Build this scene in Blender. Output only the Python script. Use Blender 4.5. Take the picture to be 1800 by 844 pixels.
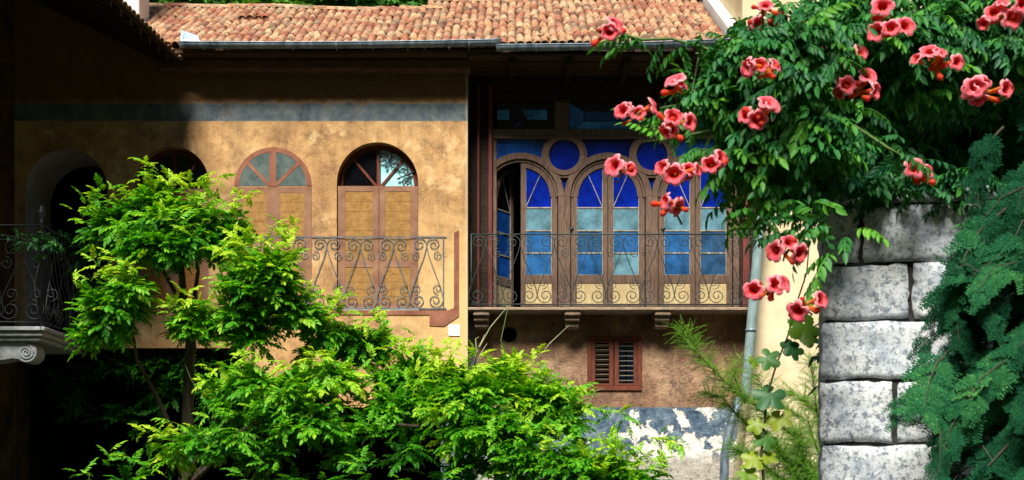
import bpy, bmesh, math, random
import numpy as np
from mathutils import Vector, Matrix
random.seed(7); RNG = np.random.default_rng(11)
PI = math.pi; R_ = math.radians
for o in list(bpy.data.objects): bpy.data.objects.remove(o)
scene = bpy.context.scene
COL = scene.collection

# ---------------------------------------------------------------- camera
CAM_D = 20.0; EYE = 1.7; F = 2300.0           # facade plane y=0 lies 20 m from the camera
cam_data = bpy.data.cameras.new('camera'); cam = bpy.data.objects.new('camera', cam_data); COL.objects.link(cam)
cam.location = (0, -CAM_D, EYE); cam.rotation_euler = (R_(90), 0, 0)
cam_data.sensor_width = 36; cam_data.lens = 46; cam_data.shift_y = 438 / 1800
cam_data.clip_end = 2000; cam_data.clip_start = 0.1
cam_data.dof.use_dof = True; cam_data.dof.focus_distance = 19.6; cam_data.dof.aperture_fstop = 8.0
scene.camera = cam
# ---------------------------------------------------------------- light
SUN_EL = R_(51); SUN_AZ = R_(13)              # 13 degrees left of straight behind the camera
to_sun = Vector((-math.sin(SUN_AZ) * math.cos(SUN_EL), -math.cos(SUN_AZ) * math.cos(SUN_EL), math.sin(SUN_EL)))
world = bpy.data.worlds.new('World'); scene.world = world; world.use_nodes = True
wn = world.node_tree.nodes; wl = world.node_tree.links
bg = wn['Background']; sky_tex = wn.new('ShaderNodeTexSky'); sky_tex.sky_type = 'NISHITA'; sky_tex.sun_disc = False
sky_tex.sun_elevation = SUN_EL; sky_tex.sun_rotation = math.atan2(to_sun.x, to_sun.y)
sky_tex.dust_density = 0.3; sky_tex.ozone_density = 2.0
wl.new(sky_tex.outputs[0], bg.inputs[0]); bg.inputs[1].default_value = 0.05
sun_data = bpy.data.lights.new('sun', 'SUN'); sun_data.energy = 5.0; sun_data.angle = R_(22); sun_data.color = (1.0, 0.95, 0.86)
sun = bpy.data.objects.new('sun', sun_data); COL.objects.link(sun)
sun.rotation_euler = to_sun.to_track_quat('Z', 'Y').to_euler(); sun.location = (-6, -20, 30)
vs = scene.view_settings; vs.view_transform = 'Standard'; vs.look = 'None'; vs.gamma = 1.0; vs.exposure = 0.85

# ---------------------------------------------------------------- helpers
def W(px, py, d):
    return Vector(((px - 900) / F * d, d - CAM_D, EYE + (860 - py) / F * d))
def X(px, d=20.0): return (px - 900) / F * d
def Z(py, d=20.0): return EYE + (860 - py) / F * d
def tag(o, label=None, cat=None, group=None, kind=None):
    if label: o['label'] = label
    if cat: o['category'] = cat
    if group: o['group'] = group
    if kind: o['kind'] = kind
    return o
def empty(name, loc, label, cat, group=None):
    o = bpy.data.objects.new(name, None); COL.objects.link(o); o.location = loc; o.empty_display_size = .2
    return tag(o, label, cat, group)
def link(name, me, parent=None, loc=None, rot=None, mat=None):
    o = bpy.data.objects.new(name, me); COL.objects.link(o)
    if parent is not None:
        o.parent = parent
        o.matrix_parent_inverse = WORLD(parent).inverted()
    if loc is not None: o.location = loc
    if rot is not None: o.rotation_euler = rot
    if mat is not None and not me.materials: me.materials.append(mat)
    return o
def WORLD(o):
    m = Matrix.LocRotScale(o.location, o.rotation_euler, o.scale)
    return m if o.parent is None else WORLD(o.parent) @ o.matrix_parent_inverse @ m

class MB:
    def __init__(s): s.v = []; s.f = []
    def add(s, vs, fs):
        n = len(s.v); s.v += [tuple(p) for p in vs]; s.f += [tuple(i + n for i in f) for f in fs]; return s
    def quad(s, *p): return s.add(p, [tuple(range(len(p)))])
    def box(s, x0, x1, y0, y1, z0, z1):
        return s.add([(x0,y0,z0),(x1,y0,z0),(x1,y1,z0),(x0,y1,z0),(x0,y0,z1),(x1,y0,z1),(x1,y1,z1),(x0,y1,z1)],
                     [(3,2,1,0),(4,5,6,7),(0,1,5,4),(1,2,6,5),(2,3,7,6),(3,0,4,7)])
    def tube(s, pts, r, n=6, cap=True, twist=0):
        pts = [Vector(p) for p in pts]; m = len(pts)
        rs = r if isinstance(r, (list, tuple)) else [r] * m
        T = [(pts[min(i+1,m-1)] - pts[max(i-1,0)]).normalized() for i in range(m)]
        up = Vector((0,0,1)) if abs(T[0].z) < .9 else Vector((1,0,0))
        N = (up - T[0] * up.dot(T[0])).normalized(); vs = []
        for i in range(m):
            N = (N - T[i] * N.dot(T[i])).normalized(); B = T[i].cross(N)
            for k in range(n):
                a = 2*PI*(k+.5)/n + twist
                vs.append(pts[i] + (N*math.cos(a) + B*math.sin(a)) * rs[i])
        fs = [(i*n+k, i*n+(k+1)%n, (i+1)*n+(k+1)%n, (i+1)*n+k) for i in range(m-1) for k in range(n)]
        if cap: fs += [tuple(range(n))[::-1], tuple(range((m-1)*n, m*n))]
        return s.add(vs, fs)
    def extr(s, poly, y0, y1):
        """closed (x,z) outline, counter-clockwise seen from the camera, extruded in y"""
        n = len(poly)
        vs = [(p[0], y0, p[1]) for p in poly] + [(p[0], y1, p[1]) for p in poly]
        fs = [tuple(range(n)), tuple(range(2*n-1, n-1, -1))] + [(i, i+n, (i+1)%n+n, (i+1)%n) for i in range(n)]
        return s.add(vs, fs)
    def band(s, inner, outer, y0, y1):
        """strip between two equally long (x,z) polylines, with thickness"""
        n = len(inner)
        vs = [(p[0],y0,p[1]) for p in inner] + [(p[0],y0,p[1]) for p in outer] + [(p[0],y1,p[1]) for p in inner] + [(p[0],y1,p[1]) for p in outer]
        fs = []
        for i in range(n-1):
            fs += [(i,i+1,n+i+1,n+i), (2*n+i,3*n+i,3*n+i+1,2*n+i+1), (i,2*n+i,2*n+i+1,i+1), (n+i,n+i+1,3*n+i+1,3*n+i)]
        fs += [(0,n,3*n,2*n), (n-1,3*n-1,4*n-1,2*n-1)]
        return s.add(vs, fs)
    def ribbon(s, pts, w, y):
        pts = [Vector((p[0], p[1])) for p in pts]; m = len(pts); L = []; Rr = []
        for i in range(m):
            t = (pts[min(i+1,m-1)] - pts[max(i-1,0)]); t = t.normalized() if t.length > 1e-9 else Vector((1,0))
            n = Vector((-t.y, t.x)) * w/2; L.append(pts[i]+n); Rr.append(pts[i]-n)
        vs = [(p.x,y,p.y) for p in Rr] + [(p.x,y,p.y) for p in L]
        return s.add(vs, [(i,i+1,m+i+1,m+i) for i in range(m-1)])
    def mesh(s, name, mat=None, smooth=False):
        me = bpy.data.meshes.new(name); me.from_pydata(s.v, [], s.f)
        bm = bmesh.new(); bm.from_mesh(me); bmesh.ops.recalc_face_normals(bm, faces=bm.faces); bm.to_mesh(me); bm.free()
        if smooth: me.polygons.foreach_set('use_smooth', [True]*len(me.polygons))
        if mat: me.materials.append(mat)
        me.update(); return me
    def build(s, name, mat, parent=None, smooth=False, bevel=0):
        o = link(name, s.mesh(name, mat, smooth), parent)
        if bevel:
            b = o.modifiers.new('bevel', 'BEVEL'); b.width = bevel; b.segments = 1; b.limit_method = 'ANGLE'
        return o
def boxo(name, mat, parent, *b, bevel=0): return MB().box(*b).build(name, mat, parent, bevel=bevel)
def arc(cx, cz, r, a0, a1, n=20):
    return [(cx + r*math.cos(a0+(a1-a0)*i/n), cz + r*math.sin(a0+(a1-a0)*i/n)) for i in range(n+1)]

# ---------------------------------------------------------------- materials
def lin(c): return tuple(((x/255+.055)/1.055)**2.4 if x/255 > .04045 else x/255/12.92 for x in c)
class NT:
    def __init__(s, name, rough=.85, spec=.25):
        s.m = bpy.data.materials.new(name); s.m.use_nodes = True; s.t = s.m.node_tree; s.n = s.t.nodes; s.l = s.t.links
        s.b = s.n['Principled BSDF']; s.b.inputs['Roughness'].default_value = rough; s.b.inputs['Specular IOR Level'].default_value = spec
        s.co = None
    def pos(s):
        if s.co is None: s.co = s.n.new('ShaderNodeTexCoord').outputs['Object']
        return s.co
    def mapped(s, scale):
        mp = s.n.new('ShaderNodeMapping'); mp.inputs['Scale'].default_value = scale; s.l.new(s.pos(), mp.inputs[0]); return mp.outputs[0]
    def noise(s, scale, detail=6, rough=.6, co=None, off=None):
        t = s.n.new('ShaderNodeTexNoise'); t.inputs['Scale'].default_value = scale; t.inputs['Detail'].default_value = detail; t.inputs['Roughness'].default_value = rough
        co = co or s.pos()
        if off:
            mp = s.n.new('ShaderNodeMapping'); mp.inputs['Location'].default_value = off; s.l.new(co, mp.inputs[0]); co = mp.outputs[0]
        s.l.new(co, t.inputs['Vector']); return t.outputs['Fac']
    def ramp(s, fac, stops, mode='LINEAR'):
        r = s.n.new('ShaderNodeValToRGB'); r.color_ramp.interpolation = mode; e = r.color_ramp.elements
        while len(e) < len(stops): e.new(.5)
        for i, (p, c) in enumerate(stops):
            e[i].position = p; e[i].color = (c, c, c, 1) if isinstance(c, (int, float)) else (*c, 1)
        s.l.new(fac, r.inputs[0]); return r.outputs[0]
    def mix(s, fac, a, b, mode='MIX'):
        m = s.n.new('ShaderNodeMix'); m.data_type = 'RGBA'; m.blend_type = mode
        for v, i in ((fac, 0), (a, 6), (b, 7)):
            if hasattr(v, 'default_value') or hasattr(v, 'links'): s.l.new(v, m.inputs[i])
            else: m.inputs[i].default_value = v if i == 0 else (*v, 1)
        return m.outputs[2]
    def math(s, op, a, b=0.0, c=None, clamp=False):
        m = s.n.new('ShaderNodeMath'); m.operation = op; m.use_clamp = clamp
        for i, v in enumerate((a, b) if c is None else (a, b, c)):
            if isinstance(v, (int, float)): m.inputs[i].default_value = v
            else: s.l.new(v, m.inputs[i])
        return m.outputs[0]
    def sep(s):
        x = s.n.new('ShaderNodeSeparateXYZ'); s.l.new(s.pos(), x.inputs[0]); return x.outputs
    def sstep(s, v, a, b):
        m = s.n.new('ShaderNodeMapRange'); m.interpolation_type = 'SMOOTHSTEP'; m.inputs[1].default_value = a; m.inputs[2].default_value = b
        s.l.new(v, m.inputs[0]); return m.outputs[0]
    def bump(s, h, strength=.4, dist=.02):
        b = s.n.new('ShaderNodeBump'); b.inputs['Strength'].default_value = strength; b.inputs['Distance'].default_value = dist
        s.l.new(h, b.inputs['Height']); s.l.new(b.outputs[0], s.b.inputs['Normal'])
    def rnd(s): return s.n.new('ShaderNodeObjectInfo').outputs['Random']
    def attr(s, name, out='Fac'):
        a = s.n.new('ShaderNodeAttribute'); a.attribute_name = name; return a.outputs[out]
    def col(s, c):
        s.l.new(c, s.b.inputs['Base Color']); return s
def mottled(name, c0, c1, scale=6, rough=.85, spec=.2, bump=.3, stretch=None, metal=0, dist=.01, lo=.3, hi=.7):
    t = NT(name, rough, spec); co = t.mapped(stretch) if stretch else None
    n = t.noise(scale, 8, .65, co); t.col(t.ramp(n, [(lo, c0), (hi, c1)])); t.bump(n, bump, dist)
    t.b.inputs['Metallic'].default_value = metal
    return t.m

def facade_mat():
    t = NT('ochre_plaster', .92, .15); x, y, z = t.sep()
    n1 = t.noise(.9, 5, .6); n2 = t.noise(5, 8, .7); n3 = t.noise(30, 6, .7); n4 = t.noise(1.7, 7, .7, off=(7, 3, 1))
    base = t.ramp(n1, [(.28, (.26,.13,.055)), (.5, (.50,.29,.12)), (.72, (.68,.46,.21))])
    base = t.mix(t.ramp(n2, [(.45, 0), (.68, .75)]), base, (.22,.105,.045))
    base = t.mix(t.ramp(n3, [(.45, 0), (.7, .5)]), base, (.60,.40,.20))
    # dark grime blotches and rain streaks
    streak = t.noise(1.0, 7, .7, t.mapped((5, 1, .5)))
    base = t.mix(t.ramp(streak, [(.5, 0), (.7, .6)]), base, (.22,.11,.055))
    base = t.mix(t.ramp(n4, [(.52, 0), (.66, .7)]), base, (.15,.085,.045))
    base = t.mix(t.ramp(t.noise(2.6, 8, .72, off=(11,2,5)), [(.55, 0), (.66, .65)]), base, (.70,.50,.26))
    # paler plaster towards the corner, sagging in patches
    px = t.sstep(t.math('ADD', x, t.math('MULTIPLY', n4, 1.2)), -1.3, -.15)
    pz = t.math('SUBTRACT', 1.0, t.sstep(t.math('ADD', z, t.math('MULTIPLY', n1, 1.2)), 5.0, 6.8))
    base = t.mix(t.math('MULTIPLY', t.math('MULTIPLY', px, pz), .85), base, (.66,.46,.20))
    # frieze: grey-blue painted band
    wob = t.math('MULTIPLY', t.math('SUBTRACT', n2, .5), .22)
    zz = t.math('ADD', z, wob)
    band = t.math('MULTIPLY', t.sstep(z, 7.318, 7.335), t.math('SUBTRACT', 1.0, t.sstep(zz, 7.57, 7.64)))
    bcol = t.ramp(t.noise(3.5, 8, .75, off=(3,0,2)), [(.3, (.035,.045,.055)), (.5, (.11,.135,.15)), (.68, (.20,.22,.20))])
    base = t.mix(band, base, bcol)
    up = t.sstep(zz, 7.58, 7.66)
    base = t.mix(t.math('MULTIPLY', up, .85), base, (.11,.055,.022))  # wall above the frieze coloured darker, eave shade put into the plaster
    dado = t.math('SUBTRACT', 1.0, t.sstep(t.math('ADD', z, t.math('MULTIPLY', wob, .3)), 2.74, 2.78))
    base = t.mix(dado, base, t.ramp(n2, [(.35, (.05,.075,.10)), (.65, (.20,.25,.29))]))
    # lime line along the corner
    base = t.mix(t.math('MULTIPLY', t.sstep(t.math('ADD', x, t.math('MULTIPLY', wob, .5)), -.72, -.695), .35), base, (.55,.50,.38))
    # hair cracks
    v = t.n.new('ShaderNodeTexVoronoi'); v.feature = 'DISTANCE_TO_EDGE'; v.inputs['Scale'].default_value = .8
    dco = t.n.new('ShaderNodeVectorMath'); dco.operation = 'ADD'
    nn = t.n.new('ShaderNodeTexNoise'); nn.inputs['Scale'].default_value = 2.2; nn.inputs['Detail'].default_value = 6
    t.l.new(t.pos(), nn.inputs['Vector']); t.l.new(t.pos(), dco.inputs[0]); t.l.new(nn.outputs['Color'], dco.inputs[1]); t.l.new(dco.outputs[0], v.inputs['Vector'])
    crack = t.math('SUBTRACT', 1.0, t.sstep(v.outputs['Distance'], .0, .012))
    base = t.mix(t.math('MULTIPLY', crack, t.ramp(n4, [(.46, 0), (.56, .6)])), base, (.16,.09,.04))
    t.col(base); t.bump(t.math('ADD', n3, t.math('MULTIPLY', n2, 2.0)), .35, .012)
    return t.m

def lower_wall_mat():
    t = NT('stained_brown_render', .95, .12); x, y, z = t.sep()
    n1 = t.noise(1.4, 6, .65); n2 = t.noise(6, 8, .75); n3 = t.noise(32, 6, .75)
    base = t.ramp(n1, [(.32, (.13,.07,.045)), (.5, (.32,.18,.105)), (.66, (.46,.31,.19))])
    base = t.mix(t.ramp(n2, [(.46, 0), (.62, .8)]), base, (.085,.05,.037))
    base = t.mix(t.ramp(n3, [(.45, 0), (.75, .5)]), base, (.48,.33,.22))
    streak = t.noise(1.2, 6, .7, t.mapped((6, 1, .4)), )
    base = t.mix(t.ramp(streak, [(.52, 0), (.75, .6)]), base, (.12,.085,.07))
    # dado: grey-blue with the paint flaked off to white lime
    wob = t.math('MULTIPLY', t.math('SUBTRACT', n2, .5), .05)
    dado = t.math('SUBTRACT', 1.0, t.sstep(t.math('ADD', z, wob), 2.975, 2.99))
    blue = t.ramp(t.noise(4, 8, .75, off=(1,5,2)), [(.34, (.02,.035,.07)), (.5, (.09,.14,.20)), (.66, (.30,.37,.40))])
    gx = t.math('MULTIPLY', t.sstep(x, 1.0, 2.2), .10)                       # more is lost towards the cream house
    gz = t.math('MULTIPLY', t.math('SUBTRACT', 1.0, t.sstep(z, 2.2, 2.9)), .06)
    peel = t.math('ADD', t.math('ADD', t.noise(2.3, 8, .6, off=(2.3, 0, 4.1)), gx), gz)
    blue = t.mix(t.sstep(peel, .625, .66), blue, t.ramp(n2, [(.35, (.42,.40,.34)), (.5, (.70,.69,.65)), (.65, (.82,.82,.80))]))
    base = t.mix(dado, base, blue)
    low = t.math('SUBTRACT', 1.0, t.sstep(t.math('ADD', z, t.math('MULTIPLY', wob, 4.0)), 2.1, 2.3))
    base = t.mix(low, base, t.ramp(n2, [(.3, (.28,.25,.20)), (.7, (.55,.52,.46))]))
    tall = t.math('SUBTRACT', 1.0, t.sstep(x, -.56, -.53))                  # grey strip beside the corner
    base = t.mix(t.math('MULTIPLY', tall, .8), base, (.20,.22,.23))
    t.col(base); t.bump(t.math('ADD', t.math('ADD', n3, t.math('MULTIPLY', n2, 2.0)), t.math('MULTIPLY', t.sstep(peel, .635, .65), -2.5)), .8, .025)
    return t.m

def tile_mat(name, per_object):
    t = NT(name, .9, .15); r = t.rnd() if per_object else t.attr('tint')
    c = t.ramp(r, [(0, (.36,.12,.065)), (.18, (.50,.26,.13)), (.36, (.42,.16,.085)), (.5, (.58,.36,.20)), (.62, (.27,.085,.05)), (.75, (.48,.27,.145)), (.86, (.15,.075,.05)), (.93, (.44,.18,.11))], 'CONSTANT')
    co = t.n.new('ShaderNodeNewGeometry').outputs['Position']
    n = t.noise(14, 7, .7, co); n2 = t.noise(3, 5, .6, co)
    c = t.mix(t.ramp(n, [(.42, 0), (.60, .9)]), c, (.11,.07,.05))
    c = t.mix(t.ramp(n2, [(.46, 0), (.68, .7)]), c, (.40,.32,.20))
    t.col(c); t.bump(n, .5, .01); return t.m

def leaf_mat(name, stops, trans=.35, rough=.5, spec=.35):
    t = NT(name, rough, spec); c = t.ramp(t.attr('tint'), stops); t.col(c)
    tr = t.n.new('ShaderNodeBsdfTranslucent'); t.l.new(t.mix(1.0, c, (1.25, 1.15, .35), 'MULTIPLY'), tr.inputs[0])
    ms = t.n.new('ShaderNodeMixShader'); ms.inputs[0].default_value = trans
    t.l.new(t.b.outputs[0], ms.inputs[1]); t.l.new(tr.outputs[0], ms.inputs[2]); t.l.new(ms.outputs[0], t.n['Material Output'].inputs[0])
    return t.m
def vcol_mat(name, rough=.7, trans=.45):
    t = NT(name, rough, .3); c = t.attr('Col', 'Color'); t.col(c)
    tr = t.n.new('ShaderNodeBsdfTranslucent'); t.l.new(c, tr.inputs[0])
    ms = t.n.new('ShaderNodeMixShader'); ms.inputs[0].default_value = trans
    t.l.new(t.b.outputs[0], ms.inputs[1]); t.l.new(tr.outputs[0], ms.inputs[2]); t.l.new(ms.outputs[0], t.n['Material Output'].inputs[0])
    return t.m
def glass(name, c, rough=.12, spec=.4, mott=.6):
    t = NT(name, rough, spec); n = t.noise(3.0, 6, .7, off=(random.random()*9, 0, 0))
    t.col(t.ramp(n, [(.3, tuple(x*(1-mott) for x in c)), (.7, tuple(min(1, x*(1+mott)) for x in c))]))  # mottle in the colour stands in for uneven reflections
    t.bump(t.noise(5, 2, .5), .15, .02); return t.m

M = {}
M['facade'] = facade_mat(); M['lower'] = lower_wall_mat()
M['tile'] = tile_mat('terracotta_tile', True); M['tiles'] = tile_mat('terracotta_tiles', False)
M['wood'] = mottled('weathered_brown_wood', (.055,.032,.022), (.21,.135,.095), 5, .8, .2, .4, (14, 14, 1.2))
M['woodh'] = mottled('weathered_brown_rail', (.055,.032,.022), (.21,.135,.095), 5, .8, .2, .4, (1.2, 14, 14))
M['redwood'] = mottled('dark_red_wood', (.05,.014,.008), (.19,.05,.022), 5, .7, .25, .3, (10, 10, 1.5))
M['redpost'] = mottled('red_brown_post', (.07,.02,.018), (.20,.055,.045), 4, .8, .2, .3, (12, 12, 1))
M['muntin'] = mottled('flaking_pale_putty', (.15,.12,.09), (.46,.42,.33), 9, .8, .2, .2)
M['panel'] = mottled('faded_cream_panel', (.38,.28,.13), (.62,.50,.27), 6, .85, .2, .3, (8, 8, 1))
M['beam'] = mottled('dark_beam', (.012,.008,.006), (.05,.03,.02), 5, .85, .15, .3, (1.5, 12, 12))
M['soffit'] = mottled('old_soffit_board', (.03,.018,.012), (.10,.06,.036), 4, .9, .1, .3, (1, 10, 10))
M['cornice'] = mottled('red_brown_cornice', (.05,.03,.03), (.17,.085,.06), 3, .9, .15, .3, (1.5, 8, 8))
M['iron'] = mottled('grey_green_iron', (.010,.020,.020), (.035,.06,.055), 14, .55, .4, .2)
M['iron_dark'] = mottled('black_iron', (.008,.010,.012), (.03,.035,.04), 14, .5, .4, .2)
M['zinc'] = mottled('weathered_zinc', (.04,.07,.11), (.30,.37,.43), 4, .45, .5, .15, (3, 1, 1), .35)
M['pipe'] = mottled('blue_grey_pipe', (.12,.19,.20), (.27,.36,.36), 5, .5, .45, .15, (2, 2, .8))
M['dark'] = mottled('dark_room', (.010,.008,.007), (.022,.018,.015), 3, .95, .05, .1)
M['jamb'] = mottled('grey_pink_jamb', (.32,.26,.25), (.50,.42,.40), 4, .9, .1, .3)
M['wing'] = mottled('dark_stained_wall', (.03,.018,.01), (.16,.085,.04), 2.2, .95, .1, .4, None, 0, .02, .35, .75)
M['cream'] = mottled('cream_plaster', (.50,.40,.23), (.72,.61,.41), 1.8, .95, .1, .25)
M['white'] = mottled('white_lime', (.70,.68,.62), (.84,.83,.80), 3, .9, .1, .2)
M['grey_stone'] = mottled('grey_balcony_stone', (.22,.24,.25), (.52,.54,.54), 9, .9, .15, .5)
M['corbelw'] = mottled('weathered_corbel', (.07,.045,.03), (.36,.26,.18), 9, .9, .15, .5, (1, 1, 5))
M['slab'] = mottled('weathered_balcony_edge', (.14,.10,.065), (.40,.31,.22), 7, .9, .15, .4, (1, 3, 6))
M['shut_frame'] = mottled('faded_mauve_paint', (.17,.08,.05), (.32,.175,.105), 4, .9, .12, .3)
M['shut_board'] = mottled('faded_ochre_board', (.20,.105,.03), (.40,.22,.075), 3, .9, .12, .25, (3, 1, 4))
M['shut_board2'] = mottled('orange_board', (.22,.085,.02), (.36,.16,.05), 5, .9, .12, .3, (2, 1, 9))
M['paint_red'] = mottled('faded_red_paint', (.17,.06,.04), (.31,.14,.085), 4, .95, .08, .2)
M['paint_rail'] = mottled('faded_slate_paint', (.05,.075,.09), (.16,.19,.20), 8, .95, .08, .1)
M['paint_pane'] = mottled('painted_grey_green_pane', (.04,.065,.07), (.13,.16,.14), 6, .95, .1, .15)
M['paint_sill'] = mottled('painted_pale_sill', (.34,.33,.28), (.5,.5,.44), 7, .95, .1, .1)
M['plate'] = mottled('white_enamel', (.78,.80,.84), (.86,.87,.90), 5, .4, .4, .05)
M['ink'] = mottled('faded_grey_ink', (.42,.45,.52), (.60,.62,.68), 12, .8, .2, .05)
M['bark'] = mottled('grey_bark', (.035,.028,.02), (.12,.095,.07), 14, .95, .1, .8, (1, 1, .3))
M['stem'] = mottled('green_stem', (.06,.11,.03), (.12,.17,.06), 12, .8, .2, .2)
M['cobalt'] = glass('cobalt_glass', (.002,.014,.24)); M['cobalt2'] = glass('deep_cobalt_glass', (.002,.012,.16))
M['steel'] = glass('steel_blue_glass', (.008,.065,.30)); M['teal'] = glass('pale_teal_reflection', (.10,.21,.26)); M['azure'] = glass('azure_reflection', (.02,.095,.25))  # teal and azure carry reflected sky as base colour
M['azure2'] = glass('dusky_azure_reflection', (.022,.07,.15)); M['skyglass'] = glass('sky_reflection_glass', (.30,.66,.85)); M['blackglass'] = glass('black_glass', (.004,.004,.006), .1, .3)  # skyglass and dusky azure: sky reflection painted into the pane colour
M['corn'] = glass('cornflower_glass', (.04,.22,.75)); M['steel2'] = glass('royal_blue_glass', (.02,.13,.55))
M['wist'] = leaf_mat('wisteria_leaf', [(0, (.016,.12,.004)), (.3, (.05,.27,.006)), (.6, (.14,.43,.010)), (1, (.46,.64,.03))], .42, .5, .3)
M['vine'] = leaf_mat('trumpet_vine_leaf', [(0, (.012,.09,.035)), (.5, (.035,.19,.038)), (1, (.12,.36,.02))], .33, .52, .28)
M['dusk'] = leaf_mat('shade_backdrop_leaf', [(0, (.006,.022,.010)), (1, (.014,.045,.018))], .15, .5, .3)
M['thuja'] = leaf_mat('arborvitae_scale', [(0, (.005,.04,.018)), (.5, (.016,.105,.04)), (.8, (.04,.17,.05)), (1, (.11,.30,.06))], .2, .85, .05)
M['feather'] = leaf_mat('tamarisk_needle', [(0, (.06,.22,.02)), (1, (.24,.42,.05))], .35, .6, .2)
M['grape'] = leaf_mat('grape_leaf', [(0, (.03,.15,.05)), (.5, (.09,.26,.03)), (1, (.32,.42,.02))], .4, .45, .4)
M['tree'] = leaf_mat('hill_tree_leaf', [(0, (.03,.12,.015)), (1, (.10,.26,.03))], .3, .6, .2)
M['flower'] = vcol_mat('trumpet_flower')
# ================================================================ ground, hill and added sky-blocking slope
def grid_sheet(name, x0, x1, y0, y1, nx, ny, zf, mat):
    m = MB(); m.v = [(x0+(x1-x0)*i/nx, y0+(y1-y0)*j/ny, zf(x0+(x1-x0)*i/nx, y0+(y1-y0)*j/ny)) for j in range(ny+1) for i in range(nx+1)]
    m.f = [(j*(nx+1)+i, j*(nx+1)+i+1, (j+1)*(nx+1)+i+1, (j+1)*(nx+1)+i) for j in range(ny) for i in range(nx)]
    return m.build(name, mat, None, True)
def ground_mat():
    t = NT('gravel_and_moss', .95, .1); n = t.noise(.8, 6, .6); n2 = t.noise(25, 6, .7)
    c = t.mix(t.ramp(n, [(.42, 0), (.6, 1)]), (.055,.045,.035), (.02,.04,.012)); t.col(t.mix(t.ramp(n2, [(.3, .0), (.8, .6)]), c, (.085,.075,.06))); t.bump(n2, .6, .03); return t.m
tag(grid_sheet('ground', -150, 150, -150, 60, 60, 42, lambda x, y: 0.0, ground_mat()), kind='structure')
tag(grid_sheet('hill', -150, 150, 14, 130, 40, 20, lambda x, y: -.3 + max(0, (y-16))*.8 + 1.2*math.sin(x*.13)*math.cos(y*.1), mottled('hill_grass', (.015,.045,.010), (.05,.115,.02), .35, .95, .1, .6)), kind='structure')

m = MB(); na, nr = 64, 16  # unseen slope added behind the camera to block low sky light
for j in range(nr+1):
    r = 42 + j*7.0
    for i in range(na+1):
        an = R_(158 + 224*i/na); z = -.4 + (r-42)*.78*(1+.10*math.sin(3*an+1)+.06*math.sin(9*an)) + 1.6*math.sin(i*1.7)*math.cos(j*2.1)*min(1, j/3)
        m.v.append((r*math.cos(an), r*math.sin(an), z))
m.f = [(j*(na+1)+i, j*(na+1)+i+1, (j+1)*(na+1)+i+1, (j+1)*(na+1)+i) for j in range(nr) for i in range(na)]
tag(m.build('hill', mottled('sky_blocking_slope', (.008,.02,.006), (.03,.06,.018), .5, .95, .05, 1.0, None, 0, .6), None, True), kind='structure')

# ================================================================ wall with openings
def wall_sheet(mb, x0, x1, z0, z1, y, ops):
    """ops: (xs sample list, lo(x), hi(x)); front sheet with real holes"""
    xs = {round(x0, 5), round(x1, 5)}
    for o in ops: xs |= {round(v, 5) for v in o[0] if x0 < v < x1}
    xs = sorted(xs)
    for a, b in zip(xs, xs[1:]):
        mid = (a+b)/2; act = [o for o in ops if o[0][0] < mid < o[0][-1]]
        act.sort(key=lambda o: o[1](mid)); la, lb = z0, z0
        for o in act:
            if o[1](mid) > z0 + 1e-4: mb.quad((a,y,la),(b,y,lb),(b,y,o[1](b)),(a,y,o[1](a)))
            la, lb = o[2](a), o[2](b)
        if la < z1 - 1e-4: mb.quad((a,y,la),(b,y,lb),(b,y,z1),(a,y,z1))
def reveal(mb, o, y0, y1, bottom=True):
    xs = o[0]
    for a, b in zip(xs, xs[1:]):
        mb.quad((a,y0,o[2](a)),(b,y0,o[2](b)),(b,y1,o[2](b)),(a,y1,o[2](a)))
        if bottom: mb.quad((a,y0,o[1](a)),(a,y1,o[1](a)),(b,y1,o[1](b)),(b,y0,o[1](b)))
    for x in (xs[0], xs[-1]): mb.quad((x,y0,o[1](x)),(x,y1,o[1](x)),(x,y1,o[2](x)),(x,y0,o[2](x)))
def arch_op(cx, r, zb, zs, n=24):
    xs = [cx - r*math.cos(PI*i/n) for i in range(n+1)]
    return (xs, lambda x: zb, lambda x: zs + math.sqrt(max(0, r*r-(x-cx)**2)))
def rect_op(a, b, z0, z1): return ([a, b], lambda x: z0, lambda x: z1)
def room(name, parent, x0, x1, y0, y1, z0, z1, mat):
    m = MB(); m.quad((x0,y1,z0),(x1,y1,z0),(x1,y1,z1),(x0,y1,z1)); m.quad((x0,y0,z0),(x0,y1,z0),(x0,y1,z1),(x0,y0,z1))
    m.quad((x1,y0,z0),(x1,y1,z0),(x1,y1,z1),(x1,y0,z1)); m.quad((x0,y0,z0),(x1,y0,z0),(x1,y1,z0),(x0,y1,z0)); m.quad((x0,y0,z1),(x1,y0,z1),(x1,y1,z1),(x0,y1,z1))
    return m.build(name, mat, parent)

villa = empty('villa', (-2, 0, 0), 'old ochre plastered villa with arched shutters, a tiled roof and a glazed balcony', 'house')
XC = X(822); XL = -7.6; R0 = .5; DR = 20.5           # corner, left end, depth of the recessed half
A1 = arch_op(X(117), 72/115, Z(600), Z(334))
W2 = arch_op(X(302), 65/115, Z(545), Z(322)); W4 = arch_op(X(663.5), 71.5/115, Z(545), Z(321.5))
SHADE_VOID = ([XL, X(430), X(430)+.002, X(775)], lambda x: 0.0, lambda x: Z(612) if x < X(430)+.001 else Z(716))  # invented opening, its blackness stands in for shade low on the wall
mb = MB(); wall_sheet(mb, XL-.2, XC, 0, 8.3, 0, [A1, W2, W4, SHADE_VOID])
mb.quad((XC,0,0),(XC,R0+.1,0),(XC,R0+.1,8.3),(XC,0,8.3))
mb.quad((XL-.2,0,8.3),(-5.1,0,8.3),(XL-.2,0,8.3+2.7*.488))
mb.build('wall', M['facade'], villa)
m = MB(); reveal(m, A1, 0, 1.1); m.build('arch_jamb', M['jamb'], villa)
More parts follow.
